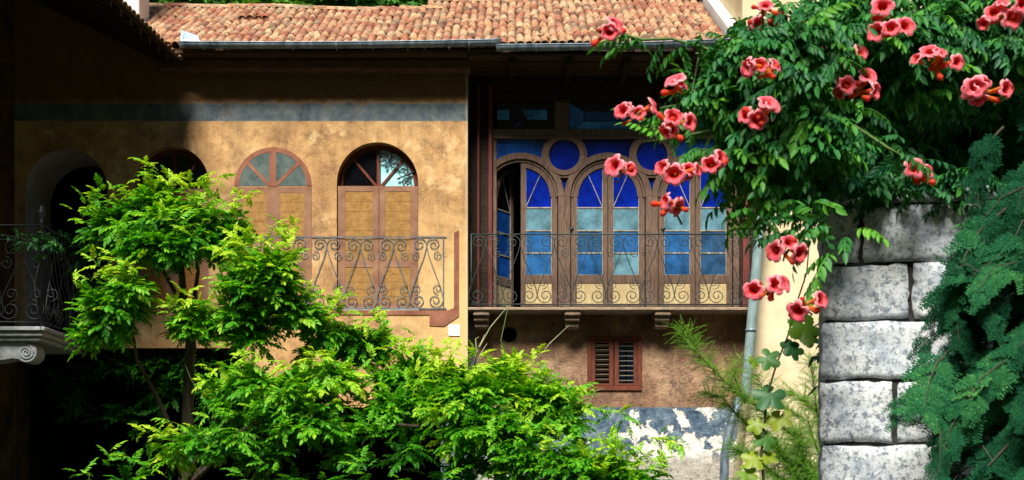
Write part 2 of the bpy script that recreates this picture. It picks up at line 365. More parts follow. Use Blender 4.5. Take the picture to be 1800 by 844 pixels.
for w_ in (W2, W4): m = MB(); reveal(m, w_, 0, .4); m.build('window_reveal', M['facade'], villa)
for w_ in (SHADE_VOID,): m = MB(); reveal(m, w_, 0, .6, False); m.build('shade_void_jamb', M['wing'], villa)
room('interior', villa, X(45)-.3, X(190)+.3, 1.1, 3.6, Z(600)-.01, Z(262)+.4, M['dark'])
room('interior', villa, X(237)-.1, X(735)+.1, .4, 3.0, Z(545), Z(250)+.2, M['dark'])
room('interior', villa, XL-.1, X(775)+.1, .6, 5.0, -.02, Z(612)+.02, M['dark'])  # unlit box that keeps the added opening black
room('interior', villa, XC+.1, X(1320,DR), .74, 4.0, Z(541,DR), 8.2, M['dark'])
# recessed wall below and above the balcony
LW = X(1345, DR)
hole = ([X(895,DR) + .125*math.cos(PI - PI*i/10) for i in range(11)], None, None)
hz = Z(588,DR); hx = X(895,DR)
hole = (hole[0], lambda x: hz - math.sqrt(max(0, .125**2-(x-hx)**2)), lambda x: hz + math.sqrt(max(0, .125**2-(x-hx)**2)))
SW = rect_op(X(1034,DR), X(1126,DR), Z(685,DR), Z(594,DR))
mb = MB(); wall_sheet(mb, XC, LW+.3, 0, Z(541,DR), R0, [hole, SW]); reveal(mb, hole, R0, R0+.3); reveal(mb, SW, R0, R0+.2)
mb.build('wall', M['lower'], villa)
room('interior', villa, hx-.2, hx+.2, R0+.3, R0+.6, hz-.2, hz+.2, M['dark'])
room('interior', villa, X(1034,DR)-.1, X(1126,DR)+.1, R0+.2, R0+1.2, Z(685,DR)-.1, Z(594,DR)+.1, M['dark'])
# timber cheeks at both ends of the glazed front
for (a, b, y0, mt) in ((XC+.002, X(866,DR), R0+.04, 'beam'), (X(1300,DR), LW+.3, R0+.04, 'beam')):
    boxo('cheek_wall', M[mt], villa, a, b, y0, y0+.2, Z(540.5,DR), 8.3)
for px, w in ((841, .034), (862, .06), (1311, .11), (1327, .05)):
    x = X(px, DR); boxo('red_post', M['redpost'], villa, x-w/2, x+w/2, R0-.05, R0+.038, Z(540,DR), Z(150,DR), bevel=.008)
boxo('lintel_beam', M['beam'], villa, X(866,DR)+.002, X(1300,DR)-.002, R0-.02, R0+.22, Z(177,DR), 8.29, bevel=.01)
# soffit boards above the balcony, plastered cornice above the shutters
for i in range(7):
    y0 = -.50 + i*.143
    if i < 7: boxo('soffit_board', M['soffit'], villa, XC+.03, 3.6, y0, y0+.136, 8.16 + .012*math.sin(i*2.3), 8.19 + .012*math.sin(i*2.3))
for px in (900, 1000, 1100, 1200, 1290):
    boxo('rafter_end', M['beam'], villa, X(px,19.8)-.05, X(px,19.8)+.05, -.46, R0, 8.05, 8.145, bevel=.008)
m = MB(); m.add([(-5.35,-.24,8.045),(XC+.05,-.25,8.04),(XC+.05,-.02,8.02),(-5.35,-.02,8.02),(-5.35,-.24,8.20),(XC+.05,-.25,8.20),(XC+.05,-.02,8.20),(-5.35,-.02,8.20)], [(3,2,1,0),(4,5,6,7),(0,1,5,4),(1,2,6,5),(2,3,7,6),(3,0,4,7)])
m.build('cornice', M['cornice'], villa, bevel=.02)
boxo('soffit', M['soffit'], villa, -5.3, XC+.02, -.48, 0.0, 8.205, 8.235)

# ================================================================ roof of barrel tiles
SL = R_(30); RY, RZ = -.50, 8.29
def roof_pt(x, s, h=0): return Vector((x, RY + s*math.cos(SL) - h*math.sin(SL), RZ + s*math.sin(SL) + h*math.cos(SL) + .025*math.sin(x*.9+.4) + .012*math.sin(x*2.7)))
roof = MB(); n = 40
for (xa, xb, s1) in ((-5.2, X(760,22.6), 2.90), (X(760,22.6), 3.3, 3.62)):
    k = 24
    top = [roof_pt(xa+(xb-xa)*i/k, 0, -.03) for i in range(k+1)]; ridge = [roof_pt(xa+(xb-xa)*i/k, s1, -.03) for i in range(k+1)]
    lowr = [p - Vector((0,0,.05)) for p in top]; back = [p + Vector((0, 3.2, -1.9)) for p in ridge]
    roof.v += [tuple(p) for p in top+ridge+lowr+back]; b = len(roof.v) - 4*(k+1)
    for i in range(k):
        roof.f += [(b+i,b+i+1,b+k+1+i+1,b+k+1+i), (b+2*(k+1)+i,b+2*(k+1)+i+1,b+i+1,b+i), (b+k+1+i,b+k+1+i+1,b+3*(k+1)+i+1,b+3*(k+1)+i)]
roof.add([roof_pt(-5.2,0,-.03), roof_pt(-5.2,2.90,-.03), roof_pt(-8.35,2.90,-.03)], [(0,1,2)])
roof_o = roof.build('roof', mottled('roof_bed', (.05,.03,.02), (.12,.07,.05), 6), villa)
def tile_geo(seg=6, L=.31, w0=.068, w1=.056, t=.012):
    """cover tile: half barrel along +y (up the slope), wide mouth at y=0"""
    v = []; f = []
    for (y, w) in ((0, w0), (L, w1)):
        for rr in (w, w-t):
            for i in range(seg+1):
                a = PI*i/seg; v.append((rr*math.cos(a)*-1, y, rr*math.sin(a)*.92))
    k = seg+1
    for i in range(seg):
        f += [(i,i+1,2*k+i+1,2*k+i), (k+i,3*k+i,3*k+i+1,k+i+1), (i,k+i,k+i+1,i+1)]
    return v, f
tv, tf = tile_geo()
tile_me = bpy.data.meshes.new('roof_tile'); tile_me.from_pydata(tv, [], tf); tile_me.materials.append(M['tile']); tile_me.polygons.foreach_set('use_smooth', [True]*len(tf)); tile_me.update()
PIT = .125; rest_v = []; rest_f = []; rest_t = []; cnt = 0
slot = (-4.5, -3.95, 1.55, 1.95)        # a lifted row that leaves a dark slit
cols = [(-8.0 + i*PIT) for i in range(int((3.25+8.0)/PIT))]
def tile_matrix(x, s, flip=False, jx=0, jr=0, h=0):
    p = roof_pt(x+jx, s, h); m = Matrix.Translation(p) @ Matrix.Rotation(SL + .035, 4, 'X') @ Matrix.Rotation(jr, 4, 'Z')
    return m @ Matrix.Rotation(PI, 4, 'Y') if flip else m
for r in range(18):
    for x in cols:
        s = r*.228 - .03 + random.uniform(-.018, .018)
        if s > (2.78 if x < X(760,22.6) else 3.46) or s < (-5.2-x)*.976-.1: continue
        if slot[0] < x < slot[1] and slot[2] < s < slot[3]: continue
        m = tile_matrix(x, s, False, random.uniform(-.012, .012), random.uniform(-.05, .05), .012 + random.uniform(0, .012))
        if cnt < 300 and x > -6.0:
            o = bpy.data.objects.new('roof_tile', tile_me); COL.objects.link(o); o.parent = roof_o
            o.matrix_parent_inverse = WORLD(roof_o).inverted(); o.matrix_basis = m; cnt += 1
        else:
            b = len(rest_v); rest_v += [tuple(m @ Vector(p)) for p in tv]; rest_f += [tuple(i+b for i in q) for q in tf]; rest_t += [random.random()]*len(tv)
for r in range(18):                     # channel tiles between the covers
    for x in cols:
        s = r*.228 + .04
        if s > (2.78 if x < X(760,22.6) else 3.46) or s < (-5.2-x)*.976-.1: continue
        m = tile_matrix(x + PIT/2, s, True, 0, 0, .046)
        b = len(rest_v); rest_v += [tuple(m @ Vector(p)) for p in tv]; rest_f += [tuple(i+b for i in q) for q in tf]; rest_t += [random.random()]*len(tv)
def attr_mesh(name, v, f, tint, mat, smooth=True):
    me = bpy.data.meshes.new(name); me.from_pydata(v, [], f); a = me.attributes.new('tint', 'FLOAT', 'POINT'); a.data.foreach_set('value', np.asarray(tint, dtype=np.float32))
    if smooth: me.polygons.foreach_set('use_smooth', [True]*len(f))
    me.materials.append(mat); me.update(); return me
tag(link('roof_tiles', attr_mesh('roof_tiles', rest_v, rest_f, rest_t, M['tiles']), roof_o), kind='stuff')
# ridge tiles
rv = []; rf = []; rt = []
for (xa, xb, s1) in ((-8.0, X(760,22.6), 2.88), (X(760,22.6), 3.3, 3.60)):
    x = xa
    while x < xb:
        m = Matrix.Translation(roof_pt(x, s1, .03)) @ Matrix.Rotation(-PI/2, 4, 'Z') @ Matrix.Rotation(random.uniform(-.03,.03), 4, 'X') @ Matrix.Scale(1.35, 4)
        b = len(rv); rv += [tuple(m @ Vector(p)) for p in tv]; rf += [tuple(i+b for i in q) for q in tf]; rt += [random.random()]*len(tv); x += .36
link('ridge_tiles', attr_mesh('ridge_tiles', rv, rf, rt, M['tiles']), roof_o)['kind'] = 'stuff'
# gutters: two runs with a step, each with brackets
def gutter(x0, x1, z0, z1, name='gutter', y=-.60, r=.072):
    k = 14; nseg = 30; m = MB()
    for t in (0, 1):
        rr = r - .006*t
        for i in range(nseg+1):
            u = i/nseg; x = x0+(x1-x0)*u; z = z0+(z1-z0)*u - .02*math.sin(PI*u)
            for j in range(k+1):
                a = PI + PI*j/k; m.v.append((x, y+rr*math.cos(a), z+rr*math.sin(a)*1.05))
    b = (nseg+1)*(k+1)
    for i in range(nseg):
        for j in range(k):
            q = (i*(k+1)+j, i*(k+1)+j+1, (i+1)*(k+1)+j+1, (i+1)*(k+1)+j); m.f += [q, tuple(b+e for e in q[::-1])]
        for j in (0, k): m.f.append((i*(k+1)+j, (i+1)*(k+1)+j, b+(i+1)*(k+1)+j, b+i*(k+1)+j))
    m.f.append(tuple(range(k+1))); m.f.append(tuple(nseg*(k+1)+j for j in range(k+1)))
    lip = [(x0+(x1-x0)*i/nseg, y-r, z0+(z1-z0)*i/nseg - .02*math.sin(PI*i/nseg)) for i in range(nseg+1)]
    m.tube(lip, .009, 6)
    return m.build(name, M['zinc'], villa, True)
DG = 19.4
g1 = gutter(X(316,DG), X(882,DG), Z(76,DG), Z(72,DG)); g2 = gutter(X(872,DG), X(1305,DG), Z(82,DG), Z(71,DG), y=-.615)
for px in (358, 515, 592, 655, 825): 
    x = X(px,DG); z = Z(75,DG) - .02*math.sin(PI*(px-316)/566)
    MB().tube([(x, -.60+.078*math.cos(PI+PI*j/8), z-.006+.083*math.sin(PI+PI*j/8)) for j in range(9)], .011, 4).build('bracket', M['zinc'], g1)
for px in (943, 1078, 1204):
    x = X(px,DG); z = Z(82-11*(px-872)/433,DG) - .02*math.sin(PI*(px-872)/433)
    MB().tube([(x, -.615+.078*math.cos(PI+PI*j/8), z-.006+.083*math.sin(PI+PI*j/8)) for j in range(9)], .011, 4).build('bracket', M['zinc'], g2)
# bent flashing where the gutter meets the wing
m = MB(); p = W(316, 72, 19.42); m.add([p, p+Vector((.30,0,-.01)), p+Vector((.26,.02,.09)), p+Vector((.02,.02,.17)), p+Vector((0,.12,.02)), p+Vector((.3,.12,.0))], [(0,1,2,3),(0,3,4),(1,5,2)]); m.build('flashing', M['zinc'], villa)

# ================================================================ balcony with corbels and scrolled railing
zb = Z(540, 20)
bal = MB().add([(XC+.004,.0,zb-.05),(X(1336),.0,zb-.05),(X(1336),R0-.002,zb-.05),(XC+.004,R0-.002,zb-.05),(XC+.004,.0,zb),(X(1336),.0,zb),(X(1336),R0-.002,zb),(XC+.004,R0-.002,zb)],
    [(3,2,1,0),(4,5,6,7),(0,1,5,4),(1,2,6,5),(2,3,7,6),(3,0,4,7)]).build('balcony', M['slab'], villa, bevel=.012)
for px in (846, 1007, 1166):
    x = X(px); m = MB()
    for k, (dep, h) in enumerate(((.03, .075), (.09, .075), (.16, .085))):
        z1 = zb-.052 - sum((.078, .078, .09)[:k]); m.box(x-.125+.01*k, x+.125-.01*k, dep, R0-.004, z1-h, z1)
    m.build('corbel', M['corbelw'], bal, bevel=.018)
def spiral(c, Rr, a0, sgn, turns=1.55, n=34, end=.2):
    return [(c[0] + Rr*(1-(1-end)*(i/n)**.85)*math.cos(a0+sgn*2*PI*turns*i/n), c[1] + Rr*(1-(1-end)*(i/n)**.85)*math.sin(a0+sgn*2*PI*turns*i/n)) for i in range(n+1)]
def scroll_set(P, H):
    """one S-shaped bar and the small scrolls of a bay of width P between rails H apart; apex at x=0, valley at x=P/2"""
    Rt, Rb = .215*P, .235*P; zt, zbm = H-Rt*1.05, Rb*1.05
    top = spiral((Rt, zt), Rt, PI, -1)[::-1]; bot = spiral((P/2-Rb, zbm), Rb, 0, -1)
    a, b = Vector((0, zt)), Vector((P/2, zbm)); ca, cb = a - Vector((-.02*P, .2*H)), b + Vector((-.02*P, .2*H))
    line = []
    for i in range(1, 12):
        t = i/12; q = a*(1-t)**3 + ca*3*t*(1-t)**2 + cb*3*t*t*(1-t) + b*t**3; line.append((q.x, q.y))
    S = top + line + bot
    r1, r2 = .15*P, .165*P
    small_t = spiral((P/2-r1, zt-Rt-r1*.8), r1, PI*.45, 1, 1.4); small_b = spiral((-r2, zbm+Rb+r2*.75), r2, -PI*.45, -1, 1.4)
    return S, small_t, small_b
H = Z(412,20.05) - Z(535,20.05); Pp = 60.3/ (F/20.05); yR = .05; z0 = Z(535,20.05)
rail = MB(); xa, xb = X(827,20.05), X(1334,20.05)
rail.tube([(xa,yR,z0+H),(xb,yR,z0+H)], .012, 6); rail.tube([(xa,yR,z0),(xb,yR,z0)], .011, 6)
for px in (886, 987, 1076, 1168, 1260): rail.tube([(X(px,20.05),yR,z0),(X(px,20.05),yR,zb)], .009, 5)
for x_ in (xa+.012, xb-.012): rail.tube([(x_,yR,z0-.012),(x_,yR,z0+H+.012)], .011, 6)
rail_o = rail.build('balcony_railing', M['iron'], villa, True)
for px in (1005, 1166): 
    q = W(px, 404, 20.05); MB().tube([q+Vector((0,0,-.065)), q+Vector((0,0,-.03)), q+Vector((0,0,-.02)), q+Vector((0,0,.01)), q+Vector((0,0,.032)), q+Vector((0,0,.042))], [.008,.008,.022,.036,.026,.006], 8).build('knob', M['iron_dark'], rail_o, True)
S, st, sb = scroll_set(Pp, H)
def wire(pts, flip, name, r): return MB().tube([((-p[0] if flip else p[0]), 0, p[1]) for p in pts], r, 5).mesh(name, M['iron'], True)
MS = [wire(S, f, 'scroll_bar', .0075) for f in (0,1)]; MT = [wire(st, f, 'small_scroll', .006) for f in (0,1)]; MBm = [wire(sb, f, 'small_scroll', .006) for f in (0,1)]
def collar(parent, x, z): pass
ap0 = X(854, 20.05); k0 = -1
for k in range(0, 9):
    ax = ap0 + k*Pp
    for f in (0, 1):
        if f == 0 and ax + Pp/2 > xb: continue
        link('scroll_bar', MS[f], rail_o, (ax, yR, z0))
        if f == 0 or k > 0: link('small_scroll', MT[f], rail_o, (ax, yR+.002, z0))
        vx = ax + Pp/2
        if vx < xb - .05: link('small_scroll', MBm[f], rail_o, (vx, yR+.002, z0))

# ================================================================ glazed timber front
YF = R0 + .02                                     # front of the frames
def gx(px): return X(px, DR)
def gz(py): return Z(py, DR)
scr = MB()
scr.box(gx(866)+.003, gx(1300)-.003, YF, YF+.12, gz(240), gz(226)); scr.box(gx(866)+.003, gx(1300)-.003, YF-.03, YF+.10, gz(243.5), gz(240)-.001)
for a, b in ((975, 1000), (1134, 1160)): scr.box(gx(a), gx(b), YF+.01, YF+.11, gz(226)+.001, gz(177.5))
CX = [915, 1069, 1223]; SPR = 345; k = DR/F
scr.box(gx(866)+.003, gx(873), YF+.004, YF+.12, gz(539.5), gz(243.6))
scr_o = scr.build('glazed_front', M['wood'], villa, bevel=.006)
for a, b in ((981.5, 1002.5), (1135.5, 1156.5), (1289.5, 1299)): boxo('post', M['wood'], scr_o, gx(a), gx(b), YF-.0116, YF+.0996, gz(539.5), gz(SPR))
def clip_arc(cx, r, lo, hi, n=36):
    return [(max(gx(lo), min(gx(hi), cx + r*math.cos(PI-PI*i/n))), gz(SPR) + r*math.sin(PI-PI*i/n)) for i in range(n+1)]
for c in CX:
    lo, hi = (873, 999) if c == 915 else (c-90, 1298 if c == 1223 else c+90)
    MB().band(clip_arc(gx(c), 66*k, lo, hi), clip_arc(gx(c), 77*k, lo, hi), YF-.012, YF+.10).build('arch_frame', M['wood'], scr_o, bevel=.005)
    MB().band(clip_arc(gx(c), 61.5*k, lo, hi), clip_arc(gx(c), 65.8*k, lo, hi), YF+.02, YF+.09).build('arch_moulding', M['wood'], scr_o)
for c in (992, 1146):
    zc = gz(272)
    MB().band(arc(gx(c), zc, 27*k, 0, 2*PI, 40), arc(gx(c), zc, 36.5*k, 0, 2*PI, 40), YF-.022, YF+.08).build('ring_frame', M['wood'], scr_o, bevel=.006)
    MB().band(arc(gx(c), zc, 36.6*k, 0, 2*PI, 40), arc(gx(c), zc, 40*k, 0, 2*PI, 40), YF-.004, YF+.08).build('ring_moulding', M['wood'], scr_o)
    MB().extr(arc(gx(c), zc, 27.5*k, 0, 2*PI, 32)[:-1], YF+.030, YF+.036).build('pane', M['cobalt'], scr_o)
# spandrel panes above the arches
def spandrel(xs, mat):
    m = MB(); zt = gz(243)
    def lo(x):
        return max([gz(SPR) + math.sqrt(max(0, (72*k)**2 - (x-gx(c))**2)) for c in CX] + [gz(SPR)])
    for a, b in zip(xs, xs[1:]): m.quad((a, YF+.05, lo(a)), (b, YF+.05, lo(b)), (b, YF+.05, zt), (a, YF+.05, zt))
    m.build('pane', mat, scr_o)
for a, b, mt in ((873, 960, 'steel'), (960, 1024, 'cobalt2'), (1024, 1114, 'cobalt2'), (1114, 1178, 'cobalt2'), (1178, 1296, 'steel')):
    spandrel([gx(a+(b-a)*i/16) for i in range(17)], M[mt])
# transom lights: faceted panes between thin bars
def transom(a, b, tints, solid=()):
    y = YF+.05; x0, x1, za, zt = gx(a), gx(b), gz(225.5), gz(179); ix0, ix1, iz0, iz1 = gx(a+.2*(b-a)), gx(b-.3*(b-a)), gz(211), gz(193)
    Q = [[(x0,za),(x1-(x1-ix1)*.35,za),(ix1,iz0),(ix0,iz0)], [(x0,za),(ix0,iz0),(ix0,iz1),(x0,zt)], [(ix0,iz0),(ix1,iz0),(ix1,iz1),(ix0,iz1)], [(ix0,iz1),(ix1,iz1),(x1,zt),(x0,zt)], [(ix1,iz0),(x1-(x1-ix1)*.35,za),(x1,za),(x1,zt),(ix1,iz1)]]
    for i, q in enumerate(Q):
        MB().extr(q, y, y+.006).build('pane', M[tints[i]], scr_o)
        MB().tube([(p[0], y-.006, p[1]) for p in q+[q[0]]], .006, 4).build('glazing_bar', M['beam'], scr_o)
transom(1000.5, 1133.5, ['corn', 'steel2', 'steel', 'blackglass', 'steel2']); transom(1160.5, 1299, ['corn', 'steel', 'steel2', 'blackglass', 'steel2'])
m = MB(); 
for a, b, c_, d_, mt in ((874, 895, 191, 208, 'corn'), (895.5, 926, 179, 225, 'blackglass'), (926.5, 962, 191, 208, 'corn'), (874, 895, 208.5, 225, 'blackglass'), (926.5, 974, 208.5, 225, 'blackglass'), (874, 895, 179, 190.5, 'blackglass'), (926.5, 974, 179, 190.5, 'blackglass'), (962.5, 974, 191, 208, 'blackglass')):
    MB().box(gx(a), gx(b), YF+.05, YF+.056, gz(d_), gz(c_)).build('pane', M[mt], scr_o)
MB().extr([(gx(904),gz(223)),(gx(911),gz(214)),(gx(919),gz(214))], YF+.044, YF+.048).build('pane', M['steel'], scr_o)
MB().extr([(gx(916),gz(190)),(gx(925.5),gz(206)),(gx(925.5),gz(190))], YF+.044, YF+.048).build('pane', M['azure'], scr_o)
# door leaves: frame (mesh) > panes, bars, panel.  Local frame: hinge at x=0, leaf runs to x=w, arch on the hinge side
def leaf(hinge_px, side, tints, angle=0):
    """side +1: leaf runs to the right of its hinge (left leaf of a pair)"""
    w = 64.9*k; z0 = gz(539); zs = gz(SPR); t = .05
    o0 = bpy.data.objects.new('french_door', None)
    def fx(v): return side*v
    m = MB(); ro, ri = 61*k, 52*k; mt_ = w - 9*k                       # pane between x=p0 and p1
    p0, p1 = 10*k, w - 9*k
    def pbox(a, b, za, zb2, y0=0, y1=t): m.box(min(fx(a),fx(b)), max(fx(a),fx(b)), y0, y1, za, zb2)
    pbox(0, p0, z0, zs); pbox(p1, w-.004, z0, zs + math.sqrt(ro**2-(w-9*k-w)**2)-.006)
    pbox(p0+.0005, p1-.0005, gz(497), gz(483), .004, t-.004); pbox(p0+.0005, p1-.0005, z0, gz(533), .004, t-.004)
    cxl = w                                                             # arch centre in leaf space
    outer = [(fx(cxl - ro*math.cos(a)), zs + ro*math.sin(a)) for a in [PI/2*.93*i/16 for i in range(17)]]
    inner = [(fx(min(p1, max(p0, cxl - ri*math.cos(a)))), zs + ri*math.sin(a)) for a in [PI/2*.93*i/16 for i in range(17)]]
    m.band(inner, outer, .001, t-.001)
    d = m.build('french_door', M['wood'], None, bevel=.004); d.parent = villa; d.matrix_parent_inverse = WORLD(villa).inverted()
    d.location = (gx(hinge_px), YF+.035, 0); d.rotation_euler = (0, 0, angle*side)
    def sub(name, mb2, mat): 
        o = bpy.data.objects.new(name, mb2.mesh(name, mat)); COL.objects.link(o); o.parent = d
    def sbox(name, a, b, za, zb2, y0, y1, mat): sub(name, MB().box(min(fx(a),fx(b)), max(fx(a),fx(b)), y0, y1, za, zb2), mat)
    ys = [483, 443.5, 404, 363.5]
    for i in range(3): sbox('pane', p0-.004, p1+.004, gz(ys[i]), gz(ys[i+1]), .022, .027, M[tints[i]])
    arcp = [(fx(max(p0-.004, cxl - (ri+.01)*math.cos(a))), zs + (ri+.01)*math.sin(a)) for a in [PI/2*i/14 for i in range(15)]]
    arcp = [(q[0] if abs(q[0]) < p1+.004 else fx(p1+.004), q[1]) for q in arcp]
    sub('pane', MB().extr([(fx(p1+.004), gz(363.5)), (fx(p0-.004), gz(363.5))] + arcp, .022, .027), M[tints[3]])
    for y_ in (443.5, 404, 363.5): sbox('glazing_bar', p0, p1, gz(y_)-.009, gz(y_)+.009, .012, .034, M['muntin'])
    a = Vector((fx(p1), gz(363.5))); b = Vector((fx(cxl - ri*math.cos(PI*.27)), zs + ri*math.sin(PI*.27)))
    sub('glazing_bar', MB().tube([(a.x,.021,a.y),(b.x,.021,b.y)], .008, 4), M['muntin'])
    # putty line round the glass
    sub('putty', MB().tube([(fx(p0)+side*.004,.016,gz(482)),(fx(p1)-side*.004,.016,gz(482)),(fx(p1)-side*.004,.016,zs+ri*.93)], .006, 4).tube([(fx(p0)+side*.004,.016,gz(482)),(fx(p0)+side*.004,.016,zs)], .006, 4), M['muntin'])
    sbox('panel', p0-.003, p1+.003, gz(533)-.003, gz(497)+.003, .014, .03, M['panel'])
    return d
T = [('azure','azure','teal','cobalt'), ('azure','azure2','teal','cobalt'), ('teal','azure','teal','cobalt'), ('azure','azure','teal','cobalt'), ('azure2','azure2','teal','cobalt')]
leaf(915-64.9+19, 1, ('steel','steel','steel','blackglass'), R_(58))
leaf(915+64.9, -1, T[0]); leaf(1069-64.9, 1, T[1]); leaf(1069+64.9, -1, T[2]); leaf(1223-64.9, 1, T[3]); leaf(1223+64.9, -1, T[4])

# ================================================================ arched windows and shutters on the ochre half
def fan_scroll(parent, cx, cz, r, a0, a1, y):
    m = MB()
    am = (a0+a1)/2; c = (cx + r*.72*math.cos(am), cz + r*.72*math.sin(am)); rad = r*.155
    for sg in (-1, 1):
        cc = (c[0] + sg*rad*1.05*-math.sin(am), c[1] + sg*rad*1.05*math.cos(am))
        m.tube([(p[0], y, p[1]) for p in spiral(cc, rad, am + (PI if sg > 0 else 0) + PI/2*sg*-1 + PI, sg, 1.5)], .010, 5)
    m.tube([(cx + r*f*math.cos(am), y, cz + r*f*math.sin(am)) for f in (.5, .56, .6, .7, .84, .9, .95, .98)], [.008,.022,.010,.012,.026,.012,.012,.012], 6)
    m.build('iron_scroll', M['iron_dark'], parent, True)
def lunette(cpx, rpx, spr, bot, tints, scrolls):
    cx, cz, r = X(cpx), Z(spr), rpx/115; zb_ = Z(bot); y = .17
    m = MB(); xs0 = cx - r - .02
    m.box(cx-r, cx+r, y-.13, y+.06, zb_-.05, zb_)                                       # sill rail
    m.band(arc(cx, cz, r-.075, 0, PI), arc(cx, cz, r-.004, 0, PI), y, y+.06)
    m.box(cx-.028, cx+.028, y-.004, y+.056, zb_+.001, cz + r - .076)
    for s in (-1, 1):
        a = Vector((cx+s*.03, zb_+.02)); b = Vector((cx + s*(r-.07)*math.cos(R_(46)), cz + (r-.07)*math.sin(R_(46))))
        n = Vector((-(b-a).y, (b-a).x)).normalized()*.02; m.extr([tuple(a-n), tuple(b-n), tuple(b+n), tuple(a+n)], y+.002, y+.05)
    w = m.build('arched_window', M['redwood'], villa, bevel=.004)
    angs = [0, R_(46), PI/2, PI-R_(46), PI]
    for i in range(4):
        q = [(cx, zb_)] + ([(cx+r-.06, zb_)] if i == 0 else []) + arc(cx, cz, r-.06, angs[i], angs[i+1], 8) + ([(cx-r+.06, zb_)] if i == 3 else [])
        MB().extr(q, y+.026, y+.031).build('pane', M[tints[i]], w)
        if scrolls[i]: fan_scroll(w, cx, zb_, r, angs[i]+.06, angs[i+1]-.02, y-.02)
    return w
lunette(663.5, 71.5, 321.5, 326, ('skyglass','skyglass','blackglass','blackglass'), (1,1,0,0))
lunette(302, 65, 322, 331, ('blackglass',)*4, (0,0,1,0))
def shutters(x0p, x1p, top, mid0, mid1, bot, y, board, gap=.016, nb=9):
    """two closed leaves: stiles and rails > boards"""
    for s in (0, 1):
        xa = X(x0p) + gap if s == 0 else X((mid0+mid1)/2)+.003; xb_ = X((mid0+mid1)/2)-.003 if s == 0 else X(x1p) - .004
        ia = X(x0p)+.13 if s == 0 else X(mid1); ib = X(mid0) if s == 0 else X(x1p)-.12
        zt, zl = Z(top), Z(bot); zr0, zr1 = Z(470), Z(457)
        m = MB(); m.box(xa, ia, y, y+.035, zl, zt); m.box(ib, xb_, y, y+.035, zl, zt)
        for a, b in ((zl, zl+.09), (zr0, zr1), (zt-.085, zt)): m.box(ia, ib, y+.001, y+.034, a, b)
        d = m.build('shutter', M['shut_frame'], villa, bevel=.003)
        for (a, b, n) in ((zr1, zt-.085, nb-2), (zl+.09, zr0, 5)):
            h = (b-a)/n
            for i in range(n):
                boxo('board', M[board], d, ia+.001, ib-.001, y+.005+.003*random.random(), y+.03, a+h*i+.0016, a+h*(i+1)-.0016)
shutters(592, 735, 327, 655, 677, 544, .006, 'shut_board'); shutters(237, 368, 332, 290, 312, 544, .006, 'shut_board2')
# third window: all painted on the plaster, thin coats
pw = MB(); cx, cz, r = X(480), Z(327), 68/115
pw.band(arc(cx, cz, r-.075, 0, PI), arc(cx, cz, r, 0, PI), -.008, -.003)
pw.box(cx-.055, cx+.045, -.008, -.003, Z(328), cz+r-.076)
for s in (-1, 1):
    a = Vector((cx-.005+s*.05, Z(326))); b = Vector((cx + s*(r-.07)*math.cos(R_(42)), cz + (r-.07)*math.sin(R_(42)))); n = Vector((-(b-a).y, (b-a).x)).normalized()*.027
    pw.extr([tuple(a-n), tuple(b-n), tuple(b+n), tuple(a+n)], -.0085, -.0035)
pw_o = pw.build('painted_window', M['paint_red'], villa)
MB().extr(arc(cx, cz, r-.07, 0, PI), -.005, -.002).build('painted_pane', M['paint_pane'], pw_o)
def painted_shutters(x0p, x1p, top, mid0, mid1, bot, parent):
    m = MB(); zt, zl = Z(top), Z(bot)
    for a, b in ((x0p, x0p+15), (mid0, mid1), (x1p-14, x1p)): m.box(X(a), X(b), -.009, -.003, zl, zt)
    for a, b in ((x0p+15, mid0), (mid1, x1p-14)):
        for q, w in ((Z(470), Z(457)), (zt-.09, zt), (zl, zl+.08)): m.box(X(a), X(b), -.0085, -.003, q, w)
    m.build('painted_frame', M['shut_frame'], parent)
    for a, b in ((x0p+15, mid0), (mid1, x1p-14)):
        for (q, w, n) in ((Z(457), zt-.09, 7), (zl+.08, Z(470), 5)):
            h = (w-q)/n
            for i in range(n): boxo('board', M['shut_board'], parent, X(a)+.001, X(b)-.001, -.005, -.001, q+h*i+.0016, q+h*(i+1)-.0016)
painted_shutters(412, 548, 329, 468, 492, 543, pw_o)
# painted balcony: flat coats of paint on wall and shutters
pb = MB(); yp = -.014
P2 = 58.4/115; H2 = Z(417)-Z(543); zz0 = Z(543)
pb.ribbon([(X(402), zz0+H2), (X(785), zz0+H2)], .018, yp); pb.ribbon([(X(402), zz0), (X(785), zz0)], .022, yp); pb.ribbon([(X(779.5), zz0), (X(779.5), zz0+H2)], .018, yp-.0004)
S2, st2, sb2 = scroll_set(P2, H2)
for kk in range(7):
    ax = X(750) - kk*P2
    for f in (1, -1):
        for q, base, wd in ((S2, ax, .015), (st2, ax, .012), (sb2, ax+P2/2, .012)):
            pts = [(base+f*p[0], zz0+p[1]) for p in q]
            if max(p[0] for p in pts) < X(781) and min(p[0] for p in pts) > X(402): pb.ribbon(pts, wd, yp-.0008*(f+1)-.0003*kk)
pb_o = pb.build('painted_railing', M['paint_rail'], villa)
MB().extr([(X(402),Z(553)),(X(755),Z(554)),(X(755),Z(573)),(X(781),Z(574)),(X(807),Z(556)),(X(807),Z(538)),(X(786),Z(546)),(X(402),Z(546))], -.0125, -.0105).build('painted_ledge', M['paint_red'], pb_o)
MB().extr([(X(798),Z(540.8)),(X(807),Z(537.6)),(X(807),Z(405)),(X(798),Z(409))], -.0065, -.0035).build('painted_side', M['paint_red'], pb_o)
boxo('painted_sill', M['paint_sill'], pb_o, X(594), X(736), -.0128, -.0108, Z(545.6), Z(541.5))

